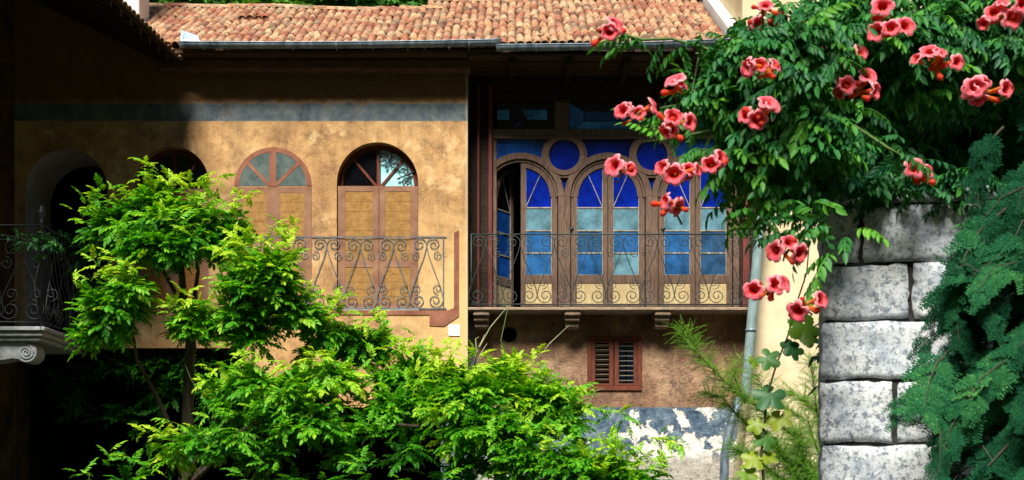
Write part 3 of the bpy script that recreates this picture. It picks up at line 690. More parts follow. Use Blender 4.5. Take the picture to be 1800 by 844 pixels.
# ================================================================ louvred window in the lower wall
ym = R0 - .03
f = MB(); xa, xb, za, zc = gx(1032), gx(1128), gz(687), gz(592)
f.box(xa, xb, ym, ym+.10, za, za+.07); f.box(xa, xb, ym, ym+.10, zc-.05, zc); f.box(xa, xa+.06, ym, ym+.10, za+.0705, zc-.0505); f.box(xb-.06, xb, ym, ym+.10, za+.0705, zc-.0505)
lw = f.build('louvred_window', M['redwood'], villa, bevel=.006)
for s, (a, b) in enumerate(((1038.5, 1078.5), (1080, 1121.5))):
    fr = MB(); x0, x1 = gx(a), gx(b); z0_, z1_ = za+.075, zc-.055
    fr.box(x0, x0+.07, ym+.02, ym+.06, z0_, z1_); fr.box(x1-.07, x1, ym+.02, ym+.06, z0_, z1_); fr.box(x0+.0705, x1-.0705, ym+.021, ym+.059, z0_, z0_+.04); fr.box(x0+.0705, x1-.0705, ym+.021, ym+.059, z1_-.04, z1_)
    fr.build('shutter_frame', M['redwood'], lw, bevel=.004)
    for i in range(8):
        z = z0_+.05+(z1_-z0_-.1)*(i+.5)/8; xw = (x1-x0-.15)/2; tl = R_(-48) if s == 0 else R_(8)
        o = MB().box(-xw, xw, -.026, .026, -.004, .004).build('slat', M['slat'] if 'slat' in M else M.setdefault('slat', mottled('grey_brown_slat', (.12,.085,.06), (.30,.24,.18), 8, .85, .15, .3)), lw)
        o.matrix_basis = Matrix.Identity(4); o.location = ((x0+x1)/2, ym+.045, z); o.rotation_euler = (tl, 0, 0)
boxo('pane', M['azure2'], lw, gx(1080), gx(1121), ym+.09, ym+.094, za+.07, zc-.05)
boxo('glazing_bar', M['beam'], lw, gx(1099), gx(1103), ym+.08, ym+.089, za+.07, zc-.05)

# number plate
pl = MB().box(-.088, .088, -.012, 0, -.085, .085).build('number_plate', M['plate'], None, bevel=.004); pl.location = (X(798.5), -.003, Z(581)); pl.rotation_euler = (0, R_(2), 0)
tag(pl, 'small square white enamel house number plate near the wall corner', 'sign')
two = arc(0, .022, .024, PI, -PI*.25, 10) + [(-.024, -.042), (.028, -.042)]
nb = MB().ribbon(two, .009, -.0135).mesh('numeral', M['ink']); no = bpy.data.objects.new('numeral', nb); COL.objects.link(no); no.parent = pl

# ================================================================ left wing: deep eaves, wall, stone balcony
wing = empty('villa_wing', (-8.5, -1.3, 0), 'dark left wing with deep shaded eaves and a stone balcony on a scrolled corbel', 'house')
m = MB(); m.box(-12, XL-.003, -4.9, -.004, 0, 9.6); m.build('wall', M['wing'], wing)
EX = -5.2
def EXf(y): return -4.98 + min(0, y+.55)*.17
def wing_z(x): return 8.21 + (EX - x)*math.tan(R_(26))
m = MB(); m.add([(EXf(-5.2),-5.2,wing_z(EXf(-5.2))),(EXf(-.55),-.55,wing_z(EXf(-.55))),(-9.6,4.2,wing_z(-9.6)),(-9.6,-5.2,wing_z(-9.6)),(EXf(-5.2),-5.2,wing_z(EXf(-5.2))-.07),(EXf(-.55),-.55,wing_z(EXf(-.55))-.07),(-9.6,4.2,wing_z(-9.6)-.07),(-9.6,-5.2,wing_z(-9.6)-.07)], [(0,1,2,3),(7,6,5,4),(0,4,5,1),(1,5,6,2),(3,2,6,7),(0,3,7,4)])

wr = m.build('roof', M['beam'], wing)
for i in range(16):
    y = -5.0 + i*.29; xe = EXf(y)+.02; q = [(xe,y,wing_z(xe)-.075),(xe,y+.10,wing_z(xe)-.075),(-7.6,y+.10,wing_z(-7.6)-.075),(-7.6,y,wing_z(-7.6)-.075)]
    MB().add(q + [(p[0],p[1],p[2]-.09) for p in q], [(0,1,2,3),(7,6,5,4),(0,4,5,1),(1,5,6,2),(3,2,6,7),(0,3,7,4)]).build('rafter', M['beam'], wr)
for i in range(37):
    y = -5.1 + i*.126; xe = EXf(y)+.05
    o = bpy.data.objects.new('roof_tile', tile_me); COL.objects.link(o); o.parent = wr; o.matrix_parent_inverse = WORLD(wr).inverted()
    o.matrix_basis = Matrix.Translation((xe, y, wing_z(xe)+.0)) @ Matrix.Rotation(PI/2-.17+random.uniform(-.05,.05), 4, 'Z') @ Matrix.Rotation(R_(26)+.03, 4, 'X')
boxo('chimney', M['white'], wing, X(170,20.4), X(244,20.4), .4, 1.0, 8.4, 11.2, bevel=.02)
# balcony slab
bx0, bx1, by0, bzt = XL, -6.46, -1.92, 3.95
m = MB(); m.box(bx0, bx1, by0, -.003, bzt-.06, bzt); m.box(bx0, bx1-.05, by0+.05, -.003, bzt-.13, bzt-.0605); m.box(bx0, bx1-.10, by0+.1, -.003, bzt-.19, bzt-.1305)
wb = m.build('balcony', M['grey_stone'], wing, bevel=.012)
prof = [(bx0, bzt-.195), (bx0, bzt-.50), (-7.2, bzt-.47), (-6.98, bzt-.43)] + arc(-6.78, bzt-.34, .145, -PI*.75, PI*.5, 16) + [(-6.9, bzt-.195)]
for y0_ in (-1.74,):
    cb = MB().extr(prof, y0_, y0_+.34).build('corbel', M['grey_stone'], wb, bevel=.01)
sp = MB().tube([(p[0], -1.745, p[1]) for p in spiral((-6.78, bzt-.34), .115, PI*.5, -1, 2.3, 50, .12)], .013, 5); sp.build('volute', M['grey_stone'], wb, True)
# bellied iron railing
rr = MB(); zt_ = 5.36; y1_ = -1.86; x1_ = -6.52
for z_, r_ in ((zt_, .016), (zt_-.2, .010), (bzt+.07, .012)):
    rr.tube([(bx0, y1_, z_), (x1_, y1_, z_), (x1_, -.02, z_)], r_, 6)
rr.tube([(x1_,-.03,bzt),(x1_,-.03,zt_)], .014, 6)
rail2 = rr.build('balcony_railing', M['iron_dark'], wing, True)
pc = Vector((x1_, y1_, 0))
MB().tube([pc+Vector((0,0,z_)) for z_ in (bzt, zt_+.02, zt_+.05, zt_+.06, zt_+.10, zt_+.16, zt_+.20, zt_+.21, zt_+.24, zt_+.27, zt_+.285)], [.018,.018,.03,.02,.035,.055,.06,.035,.045,.02,.004], 10).build('finial_post', M['iron_dark'], rail2, True)
belly = [(0, 0), (.05,.05), (.11,.16), (.13,.3), (.10,.46), (.05,.65), (.02,.9), (0,1.12), (0, 1.35)]
bar_me = MB().tube([(b[0], 0, bzt+.05+b[1]) for b in belly], .009, 5).mesh('bar', M['iron_dark'], True)
for i in range(11):
    y = y1_ + .14 + i*.165; o = link('bar', bar_me, rail2); o.location = (x1_, y, 0)
S3, a3, b3 = scroll_set(.62, 1.15)
sc_me = [MB().tube([((-p[0] if f else p[0]), 0, p[1]) for p in q], .009, 5).mesh('scroll_bar', M['iron_dark'], True) for q in (S3, a3, b3) for f in (0,1)]
for i in range(2):
    for j, me in enumerate(sc_me):
        o = link('scroll_bar', me, rail2); o.location = (bx0+.24+i*.56 + (.31 if j > 3 else 0), y1_+.003*j, bzt+.08)
for i in range(4):
    for me in sc_me[:2]:
        o = link('scroll_bar', me, rail2); o.location = (x1_+.06, y1_+.3+i*.45, bzt+.08); o.rotation_euler = (0,0,PI/2)

# ================================================================ cream house and drainpipe at the right
cream = empty('cream_house', (6, 1, 0), 'sunlit cream plastered house wall right of the drainpipe', 'house')
yC = -.30; dC = 19.7
m = MB()
L = [(X(1280,dC),0), (X(1318,dC),Z(700,dC)), (X(1351,dC),Z(330,dC)), (X(1356,dC),Z(200,dC)), (3.47,8.35), (3.47,13), (11,13), (11,0)]
m.extr(L[::-1], yC, 9.0); m.build('wall', M['cream'], cream)
m = MB(); a = [roof_pt(3.28, s_, h) for s_ in (-.05, 4.2) for h in (-.05, .2)]; b = [p + Vector((.185, 0, 0)) for p in a]
m.add(a+b, [(0,1,3,2),(4,6,7,5),(1,5,7,3),(0,4,5,1),(0,2,6,4),(2,3,7,6)]); m.build('parapet', M['white'], cream, bevel=.02)
p0, p1 = W(1344, 300, 19.35), W(1311, 690, 19.35)
pts = [W(1350, 110, 19.3), W(1349, 230, 19.35), p0, (p0+p1)/2, p1, W(1308, 705, 19.37)]
pipe = MB().tube(pts, .076, 12).build('drainpipe', M['pipe'], None, True); tag(pipe, 'leaning blue grey drainpipe between the glazed balcony and cream wall', 'drainpipe')
pip2 = MB().tube([W(1300,700,19.4), W(1285,745,19.4), W(1274,800,19.4), W(1268,1054,19.4)], .07, 10).build('lower_pipe', M['zinc'], pipe, True)
for t_ in (.18, .72):
    q = p0.lerp(p1, t_); MB().tube([q-Vector((0,0,.02)), q+Vector((0,0,.02))], .086, 12).build('pipe_clip', M['zinc'], pipe, True)
# ================================================================ foliage
def leaflet(L, wd, fold=.25, droop=.15):
    z = [0, .02*L, -droop*L*.4, -droop*L]
    v = [(0,0,0), (.32*L, wd/2, fold*wd*.4), (.68*L, wd*.42, fold*wd*.3-droop*L*.4), (L,0,-droop*L), (.68*L, -wd*.42, fold*wd*.3-droop*L*.4), (.32*L, -wd/2, fold*wd*.4)]
    return np.array(v), [(0,1,2,3), (0,3,4,5)]
def pinnate(pairs, rach, L, wd, rng, droop_r=.25, hang=.15, splay=60, stalk=.25):
    """compound leaf along +x, leaflets left and right, up = +z"""
    V = []; Fc = []; n = 0
    def rp(t): return np.array([rach*t*(1-.12*t), 0, rach*(.10*t - droop_r*t*t)])
    def put(base, yaw, pitch, roll, s):
        nonlocal n
        v, f = leaflet(L*s, wd*s, .3, rng.uniform(.05,.3))
        cy, sy = math.cos(yaw), math.sin(yaw); cp, sp_ = math.cos(pitch), math.sin(pitch); cr, sr = math.cos(roll), math.sin(roll)
        Rz = np.array([[cy,-sy,0],[sy,cy,0],[0,0,1]]); Ry = np.array([[cp,0,sp_],[0,1,0],[-sp_,0,cp]]); Rx = np.array([[1,0,0],[0,cr,-sr],[0,sr,cr]])
        V.append(v @ (Rz@Ry@Rx).T + base); Fc.extend([tuple(i+n for i in q) for q in f]); n += len(v)
    for i in range(pairs):
        t = stalk + (1-stalk)*i/pairs
        for sg in (-1, 1):
            put(rp(t), sg*math.radians(splay - 22*i/pairs + rng.uniform(-10,10)), hang + rng.uniform(-.18,.25), rng.uniform(-.35,.35), (1-.35*abs(i/pairs-.45))*rng.uniform(.85,1.12))
    put(rp(1), rng.uniform(-.2,.2), hang+.15, 0, 1.05)
    w = .004; q = [rp(t) for t in (0,.35,.7,1)]
    rv = np.array([p + np.array([0,s*w,0]) for p in q for s in (-1,1)]); V.append(rv)
    Fc.extend([(n+2*i, n+2*i+2, n+2*i+3, n+2*i+1) for i in range(3)])
    return np.concatenate(V), Fc
def orient(fwd, up):
    fwd = fwd/np.linalg.norm(fwd, axis=1, keepdims=True); y = np.cross(up, fwd); y /= np.linalg.norm(y, axis=1, keepdims=True)+1e-9
    z = np.cross(fwd, y); return np.stack([fwd, y, z], axis=2)
def scatter(name, variants, pos, fwd, up, scale, tint, mat, parent, jit=.10, kind=None):
    """copies of small leaf templates baked into one foliage mesh"""
    pos, fwd, up = map(lambda a: np.asarray(a, float), (pos, fwd, up)); M3 = orient(fwd, up); N = len(pos)
    pick = RNG.integers(0, len(variants), N); VV = []; LI = []; LS = []; TT = []; nv = 0
    for k_, (v, f) in enumerate(variants):
        idx = np.where(pick == k_)[0]
        if not len(idx): continue
        P = np.einsum('nij,kj->nki', M3[idx], v) * np.asarray(scale)[idx][:,None,None] + pos[idx][:,None,:]
        VV.append(P.reshape(-1,3)); K = len(v)
        tt = np.repeat(np.asarray(tint)[idx], K).reshape(len(idx), K) + np.repeat(RNG.normal(0, jit, (len(idx), (K+5)//6)), 6, axis=1)[:, :K]; TT.append(np.clip(tt, 0, 1).ravel())
        li = np.concatenate([np.array(q) for q in f]); LI.append((li[None,:] + (np.arange(len(idx))*K)[:,None] + nv).ravel())
        LS.append(np.tile([len(q) for q in f], len(idx))); nv += len(idx)*K
    V = np.concatenate(VV).astype(np.float32); LI = np.concatenate(LI).astype(np.int32); LS = np.concatenate(LS); st = np.concatenate([[0], np.cumsum(LS)[:-1]]).astype(np.int32)
    me = bpy.data.meshes.new(name); me.vertices.add(len(V)); me.vertices.foreach_set('co', V.ravel()); me.loops.add(len(LI)); me.loops.foreach_set('vertex_index', LI)
    me.polygons.add(len(LS)); me.polygons.foreach_set('loop_start', st); me.update(calc_edges=True)
    a = me.attributes.new('tint', 'FLOAT', 'POINT'); a.data.foreach_set('value', np.concatenate(TT).astype(np.float32)); me.materials.append(mat)
    o = link(name, me, parent)
    if kind: o['kind'] = kind
    return o
def nrm(v): return v/ (np.linalg.norm(v, axis=-1, keepdims=True)+1e-9)
def clump_leaves(c, r, n, flat=0.0, shell=.45, upbias=.25, lower=True):
    u = nrm(RNG.normal(size=(n*3, 3))); u[:,2] += upbias; u = nrm(u)
    if not lower: u = u[u[:,2] > -.35]
    u = u[:n]; rad = shell + (1-shell)*np.sqrt(RNG.random(len(u)))
    pos = np.array(c) + u*np.array(r)*rad[:,None]
    fwd = nrm(u*np.array([1,1,.25]) + RNG.normal(0,.38,u.shape)); fwd[:,2] = fwd[:,2]*.6 + .12*u[:,2]
    up = nrm(np.array([0,0,1.0]) + .55*u*np.array([1,1,.3]) + RNG.normal(0,.28,u.shape))
    return pos, fwd, up
def sprig_leaves(c, r, n, per=8, upbias=.35, lift=.25):
    """leaves gathered on short twigs that stick out of the clump, so its outline is ragged and has gaps"""
    P=[]; Fd=[]; U=[]; k_ = max(1, n//per)
    for _ in range(k_):
        u = nrm(RNG.normal(size=3)); u[2] += upbias; u[1] -= .15; u = nrm(u)
        rad = RNG.uniform(.3, 1.15); tip = np.array(c) + u*np.array(r)*rad
        d = nrm(u*np.array([1,1,.35]) + RNG.normal(0,.35,3) + np.array([0,0,lift])); L = RNG.uniform(.14,.36)
        base = tip - d*L; fan = nrm(np.array([0,0,1.0]) + .35*u + RNG.normal(0,.25,3))
        for i in range(per):
            t = (i+RNG.random())/per; q = base + d*L*t + np.array([0,0,-.10*t*t])
            side = nrm(np.cross(d, np.array([0,0,1.0]))+1e-3)*(1 if i%2 else -1)
            P.append(q); Fd.append(d*(.35+.5*t) + side*RNG.uniform(.5,1.0)*(1.15-t) + RNG.normal(0,.22,3) + np.array([0,0,-.10])); U.append(fan + RNG.normal(0,.2,3))
    return np.array(P), np.array(Fd), np.array(U), np.repeat(RNG.normal(0,.12,k_), per)
class Fol:
    def __init__(s): s.p=[]; s.f=[]; s.u=[]; s.s=[]; s.t=[]
    def add(s, p, f, u, sc, t): s.p.append(p); s.f.append(f); s.u.append(u); s.s.append(sc); s.t.append(t)
    def cat(s): return [np.concatenate(a) for a in (s.p, s.f, s.u, s.s, s.t)]
def shoot(fol, pts, per, scale, tint, spread=.5):
    """leaves along a young runner"""
    pts = [Vector(p) for p in pts]; P=[]; Fd=[]; U=[]
    for a, b in zip(pts, pts[1:]):
        L = (b-a).length; n = max(2, int(L*per)); d = (b-a).normalized()
        for i in range(n):
            P.append(a.lerp(b, (i+random.random())/n)); side = Vector((random.gauss(0,1), random.gauss(0,1), random.gauss(.1,.6))).normalized()
            Fd.append(d*.5 + side*spread*1.6); U.append(Vector((random.gauss(0,.3), random.gauss(-.2,.3), 1)))
    n = len(P); fol.add(np.array([tuple(p) for p in P]), np.array([tuple(p) for p in Fd]), np.array([tuple(p) for p in U]), RNG.uniform(.7,1.1,n)*scale, np.clip(RNG.normal(tint,.12,n),0,1))

rng = random.Random(3)
WV = [pinnate(5, .27, .084, .037, rng, .28, .22, 58) for _ in range(5)]
wist = empty('wisteria', tuple(W(400, 1000, 15.5)*1) if False else (X(330,15.6), -4.4, 0), 'large bright green wisteria with feathery leaves sprawling in front of the ochre villa', 'climbing plant')
# (px, py, d, rx, ry in px, depth m, leaves, tint; low clumps darker, their shade put into the colour)
CL = [(235,392,15.1,72,40,.45,330,.42), (310,378,15.0,70,38,.45,340,.55), (350,410,14.9,60,42,.45,280,.42), (280,430,14.7,80,38,.4,260,.36), (200,400,15.2,40,35,.3,110,.36), (385,425,15.2,35,30,.3,90,.4),
      (205,540,14.6,60,52,.45,300,.48), (225,500,14.5,45,25,.35,120,.66), (180,580,14.8,38,30,.35,90,.4), (340,570,14.9,45,42,.4,170,.46), (345,545,14.8,30,18,.3,60,.66),
      (465,500,14.6,70,60,.45,380,.52), (470,460,14.5,50,34,.4,170,.72), (440,560,14.7,50,52,.4,220,.42), (520,550,14.8,45,45,.4,190,.5), (560,585,15,35,30,.3,90,.5),
      (640,605,15.2,58,34,.4,230,.46), (600,580,15.2,30,20,.3,70,.6), (490,680,14.2,110,42,.5,430,.52), (580,660,14.3,60,34,.4,240,.66), (420,700,14.3,70,40,.45,200,.5), (540,735,14.1,80,40,.45,260,.4),
      (380,770,14.0,100,40,.5,260,.26), (300,785,14.2,40,24,.3,60,.6), (470,790,14.0,80,36,.45,160,.2), (710,660,14.9,52,40,.4,230,.48), (730,640,15,34,26,.3,90,.6), (690,710,14.6,60,36,.45,220,.44),
      (820,700,14.2,80,46,.5,400,.58), (880,665,14.4,60,30,.4,200,.74), (800,660,14.5,36,26,.3,90,.66), (950,690,14.4,80,42,.45,350,.58), (860,750,14.0,110,38,.5,360,.44), (980,735,14.3,55,34,.4,180,.48),
      (1010,815,13.8,80,34,.45,260,.46), (1060,830,13.7,80,28,.4,190,.5), (930,800,13.8,80,40,.45,220,.32), (1120,845,13.6,60,22,.35,110,.5), (830,810,14.0,70,36,.45,150,.2), (620,790,14.2,80,30,.45,90,.15), (720,790,14.2,70,36,.4,80,.15), (560,850,14.0,120,30,.45,120,.12), (800,870,13.9,150,34,.45,200,.15), (230,840,14.3,60,24,.35,60,.2), (430,480,14.7,34,30,.35,90,.5), (760,700,14.6,44,30,.4,140,.5), (285,345,15.0,34,18,.3,80,.6), (400,395,15.0,26,24,.3,60,.5)]
fol = Fol()
for (px, py, d, rx, ry, dep, n, ti) in CL:
    c = W(px, py, d); s = d/F; n = n*.45 if py >= 765 and px < 860 else n
    p, f, u, dt = sprig_leaves(c, (rx*s*.80, dep*.75, ry*s*.72), int(n*1.28), 10)
    fol.add(p, f, u, RNG.uniform(.7,1.1,len(p)), np.clip(RNG.normal(ti*.9,.10,len(p)) + dt,0,1))
    # young yellow-green tips at random shoot ends
    for _ in range(4):
        a = random.uniform(0, 2*PI); b = c + Vector((math.cos(a)*rx*s*.9, -dep*.6, abs(math.sin(a))*ry*s*.8)); shoot(fol, [b, b + Vector((random.uniform(-.18,.18), -.08, random.uniform(.02,.2)))], 30, .75, min(1, ti+.3))
for pl_, ti in (([(330,325),(365,312),(395,308)], .9), ([(395,370),(420,350),(440,336)], .85), ([(465,450),(495,415),(522,397)], .92), ([(520,520),(560,520),(592,512)], .8), ([(470,400),(500,398),(505,405)],.9), ([(560,570),(585,545),(600,520)], .9), ([(640,575),(655,560),(660,548)], .9), ([(350,680),(400,690),(440,700)], .85), ([(380,470),(395,450),(430,440)], .7), ([(270,775),(300,765),(330,770)], .8), ([(255,825),(270,812),(280,800)], .95), ([(235,310),(250,292),(262,288)], .7), ([(1040,770),(1090,775),(1130,800)], .7), ([(1020,715),(1060,720),(1110,740)], .6), ([(1130,770),(1170,770),(1200,782)], .8), ([(860,650),(890,640),(915,632)], .9), ([(150,345),(175,335),(200,330)],.55)):
    shoot(fol, [W(x, y, 14.7) for x, y in pl_], 34, .72, ti)
for (px, py, rx, ry, n, ti) in ((250,632,60,22,110,.12), (340,640,60,26,120,.1), (410,640,40,30,90,.12), (190,650,50,24,80,.05), (300,690,60,40,110,.04), (390,700,50,40,100,.06), (220,740,50,50,80,.02), (130,690,40,50,60,.02), (300,770,70,40,80,.03), (480,740,50,24,90,.08), (560,745,60,22,110,.08), (660,745,60,22,110,.1), (740,745,40,22,80,.1)):  # leaves hung in the added opening, shade put into their dark tints
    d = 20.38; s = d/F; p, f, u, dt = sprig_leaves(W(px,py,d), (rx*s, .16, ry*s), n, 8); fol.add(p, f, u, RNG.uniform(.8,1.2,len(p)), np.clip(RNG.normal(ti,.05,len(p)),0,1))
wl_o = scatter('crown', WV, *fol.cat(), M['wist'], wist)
# trunk and limbs
base = Vector((X(330,15.6), -4.4, 0)); m = MB()
pts = [base, base+Vector((.06,-.05,.8)), base+Vector((-.05,.05,1.7)), W(335,600,15.4), W(322,520,15.2), W(318,450,15.1)]
m.tube(pts, [.11,.09,.08,.06,.045,.03], 8); m.build('trunk', M['bark'], wist, True)
def limb(a, b, r0, r1, sag=.15):
    a, b = Vector(a), Vector(b); q = []
    for i in range(7):
        t = i/6; p = a.lerp(b, t); p.z += sag*4*t*(1-t); q.append(p + Vector((random.uniform(-.05,.05), random.uniform(-.05,.05), random.uniform(-.04,.04))) if 0 < i < 6 else p)
    return MB().tube(q, [r0+(r1-r0)*i/6 for i in range(7)], 6)
for (px, py, d) in ((235,380,15.1),(350,400,14.9),(205,540,14.6),(340,575,14.9),(465,510,14.6),(640,605,15.2),(540,700,14.2),(400,760,14.1)):
    limb(pts[3] if py < 520 else pts[2], W(px,py,d), .035, .012).build('branch', M['bark'], wist, True)
t2 = Vector((X(800,14.4), -5.5, 0)); MB().tube([t2, t2+Vector((.08,.05,.7)), W(800,830,14.3), W(815,770,14.3)], [.09,.075,.06,.04], 8).build('trunk', M['bark'], wist, True)
for (px, py, d) in ((710,670,14.9),(820,710,14.2),(950,700,14.4),(1020,815,13.8),(640,760,14.3)):
    limb(W(812,780,14.3), W(px,py,d), .035, .010).build('branch', M['bark'], wist, True)
for pp in (((350,690),(335,665),(325,640)), ((900,625),(880,600),(893,540)), ((430,345),(410,350),(395,372))):
    MB().tube([W(x,y,14.9) for x,y in pp], [.008,.006,.003], 5).build('tendril', M['stem'], wist, True)

# ---------------------------------------------------------------- trumpet vine
VV_ = [pinnate(5, .20, .060, .024, rng, .45, .80, 68, .2) for _ in range(6)]
vine = empty('trumpet_vine', (2.6, -14.6, 0), 'trumpet vine with pink red flower clusters cascading over the stone pillar', 'climbing plant')
VC = [(1320,80,5.20,60,40,.25,110,.4), (1290,150,5.20,60,42,.25,110,.5), (1390,150,5.10,80,60,.3,170,.45), (1330,235,5.20,70,40,.25,140,.62), (1420,230,5.20,80,45,.3,150,.5), (1320,295,5.30,40,30,.2,50,.5), (1380,280,5.40,70,28,.25,50,.3), (1400,60,5.20,80,50,.3,130,.35),
      (1480,190,6.00,80,60,.35,120,.35), (1520,70,5.90,90,60,.35,190,.4), (1620,70,5.90,90,60,.35,190,.4), (1600,140,6.00,80,40,.3,110,.45), (1720,90,6.00,80,55,.35,150,.35), (1790,90,6.00,50,70,.35,110,.3), (1680,20,6.00,110,40,.4,170,.35), (1500,10,6.00,110,40,.35,170,.35), (1500,250,6.30,70,36,.3,60,.3), (1560,230,6.50,70,40,.3,50,.25), (1720,200,6.40,70,50,.3,40,.25), (1450,320,6.30,50,24,.2,30,.3), (1350,345,5.00,16,30,.1,8,.7), (1395,380,5.00,26,36,.1,8,.6), (1420,470,5.00,16,40,.1,10,.6), (1370,20,5.30,60,34,.3,60,.3), (1440,350,6.00,14,40,.1,10,.5), (1500,300,5.40,60,16,.15,36,.1), (1600,300,5.40,60,16,.15,36,.1), (1690,300,5.40,50,18,.15,40,.1), (1540,275,6.10,80,30,.25,110,.1), (1480,270,6.5,60,50,.3,120,.05), (1600,260,6.6,80,50,.3,160,.05), (1720,250,6.6,80,60,.3,160,.05), (1780,190,6.6,60,60,.3,120,.08)]  # low tints on rear and pillar-top clumps paint in the vine's shade
vf = Fol()
for (px, py, d, rx, ry, dep, n, ti) in VC:
    c = W(px, py, d); s = d/F; p, f, u, dt = sprig_leaves(c, (rx*s*1.05, dep, ry*s*1.05), int(n*(1.3 if px >= 1430 else .8)), 6, .1, .05)
    p = p + (np.array(c)-p)*.12; vf.add(p, f*np.array([1,1,.5]), u, RNG.uniform(.65,1.05,len(p)), np.clip(RNG.normal(ti,.15,len(p)) + dt*1.2,0,1))
# vine mass added above and behind the frame, to shade what hangs below
for (x, y, z, rx, ry, rz, n) in ((2.2,-13.7,4.5,.9,.7,.4,600), (2.7,-13.0,5.0,1.0,.8,.5,500), (2.3,-13.3,3.6,.9,.4,.5,420), (1.75,-13.6,3.55,.3,.3,.3,120)):
    p, f, u = clump_leaves((x,y,z), (rx,ry,rz), n, shell=.1); vf.add(p, f, u, RNG.uniform(.9,1.3,len(p)), np.clip(RNG.normal(.3,.15,len(p)),0,1))
SH = [([(1300,110),(1240,85),(1180,68),(1130,70),(1072,54)], .5), ([(1320,130),(1260,130),(1225,160)], .3), ([(1330,210),(1270,225),(1200,240),(1130,250)], .0), ([(1400,190),(1300,195),(1220,180),(1160,190)], .55), ([(1330,250),(1260,265),(1225,262)], .7), ([(1290,170),(1240,190),(1190,215)], .5), ([(1350,300),(1280,300),(1240,300)], .7), ([(1160,250),(1150,235),(1150,220)], .7), ([(1380,120),(1330,90),(1260,75)], .35), ([(1500,220),(1560,260),(1605,285)], .3), ([(1420,300),(1430,360),(1425,420)], .4), ([(1390,330),(1350,350),(1345,385)], .7), ([(1230,150),(1215,175),(1228,100)], .35)]
for q, ti in SH:
    pw3 = [W(x, y, 5.15) for x, y in q]
    if ti > 0: shoot(vf, pw3, 42 if q[0] != (1300,110) else 26, .8, ti, .6)
scatter('crown', VV_, *vf.cat(), M['vine'], vine)
for q, ti in SH: MB().tube([W(x, y, 5.16) for x, y in q], [.006]*(len(q)-1)+[.003], 5).build('tendril', M['stem'], vine, True)
tk = [(3.0,-13.6,0), (2.95,-13.6,1.0), (2.9,-13.6,2.0), (2.85,-13.5,2.9), (2.75,-13.4,3.8), (2.5,-13.3,4.9)]
MB().tube(tk, [.07,.06,.05,.035,.025,.012], 8).build('trunk', M['bark'], vine, True)
for e in (W(1420,170,6.3), W(1600,90,6.5), W(1740,60,6.5), W(1500,40,6.4), (2.7,-13.0,5.3)): limb(tk[4], e, .006, .003, .1).build('branch', M['bark'], vine, True)
# trumpet flowers
def flower_mesh(seed, open_=1.0):
    r = random.Random(seed); seg = 20; prof = [(0,.0045),(.012,.007),(.03,.010),(.05,.0145),(.064,.021),(.072,.031),(.074,.040*open_),(.068,.046*open_)]
    cols = [(.80,.26,.015),(.85,.27,.02),(.88,.20,.035),(.92,.19,.10),(.96,.22,.22),(.97,.26,.32),(.98,.42,.46),(.99,.60,.60)]
    inner = [(.073,.030),(.062,.020),(.045,.012),(.03,.004)]; ic = [(.93,.13,.18),(.80,.05,.06),(.55,.015,.015),(.3,.01,.01)]
    v=[]; f=[]; c=[]; ph = r.random()*6
    allp = prof + [(.0712,.044*open_),(.0765,.038*open_)] + inner; allc = cols + [(.99,.50,.52),(.97,.25,.33)] + ic
    for k_, (x, rad) in enumerate(allp):
        lob = 0 if k_ < 5 or k_ > 10 else (.6, 1, 1.2, 1.2, 1, .5)[min(5, k_-5)]
        for i in range(seg):
            a = 2*PI*i/seg; q = abs(math.cos(2.5*a)); rr_ = rad*(1 - lob*.24*(1-q**.5)) ; xx = x - lob*.006*q + lob*.003*math.sin(3*a+ph)
            v.append((xx, rr_*math.cos(a), rr_*math.sin(a)-.10*xx*xx*10)); c.append(allc[k_])
    for k_ in range(len(allp)-1):
        f += [(k_*seg+i, k_*seg+(i+1)%seg, (k_+1)*seg+(i+1)%seg, (k_+1)*seg+i) for i in range(seg)]
    return v, f, c
def bud_mesh(): 
    prof = [(0,.004),(.012,.008),(.03,.008),(.045,.010),(.058,.013),(.066,.009),(.07,.002)]; cols = [(.55,.30,.015),(.60,.22,.01),(.72,.17,.012),(.72,.10,.015),(.70,.06,.03),(.66,.05,.035),(.6,.05,.03)]; seg = 8; v=[]; c=[]; f=[]
    for k_, (x, r) in enumerate(prof):
        for i in range(seg): v.append((x, r*math.cos(2*PI*i/seg), r*math.sin(2*PI*i/seg))); c.append(cols[k_])
    for k_ in range(len(prof)-1): f += [(k_*seg+i, k_*seg+(i+1)%seg, (k_+1)*seg+(i+1)%seg, (k_+1)*seg+i) for i in range(seg)]
    return v, f, c
def cmesh(name, vfc, mat):
    v, f, c = vfc; me = bpy.data.meshes.new(name); me.from_pydata(v, [], f); a = me.color_attributes.new('Col', 'FLOAT_COLOR', 'POINT')
    a.data.foreach_set('color', np.array([(*q, 1) for q in c], dtype=np.float32).ravel()); me.polygons.foreach_set('use_smooth', [True]*len(f)); me.materials.append(mat); me.update(); return me
FM = [cmesh('flower', flower_mesh(i, o_), M['flower']) for i, o_ in enumerate((1.0, .92, 1.08))]; BM_ = cmesh('bud', bud_mesh(), M['flower'])
def look(d):
    d = Vector(d).normalized(); return d.to_track_quat('X', 'Z').to_euler()
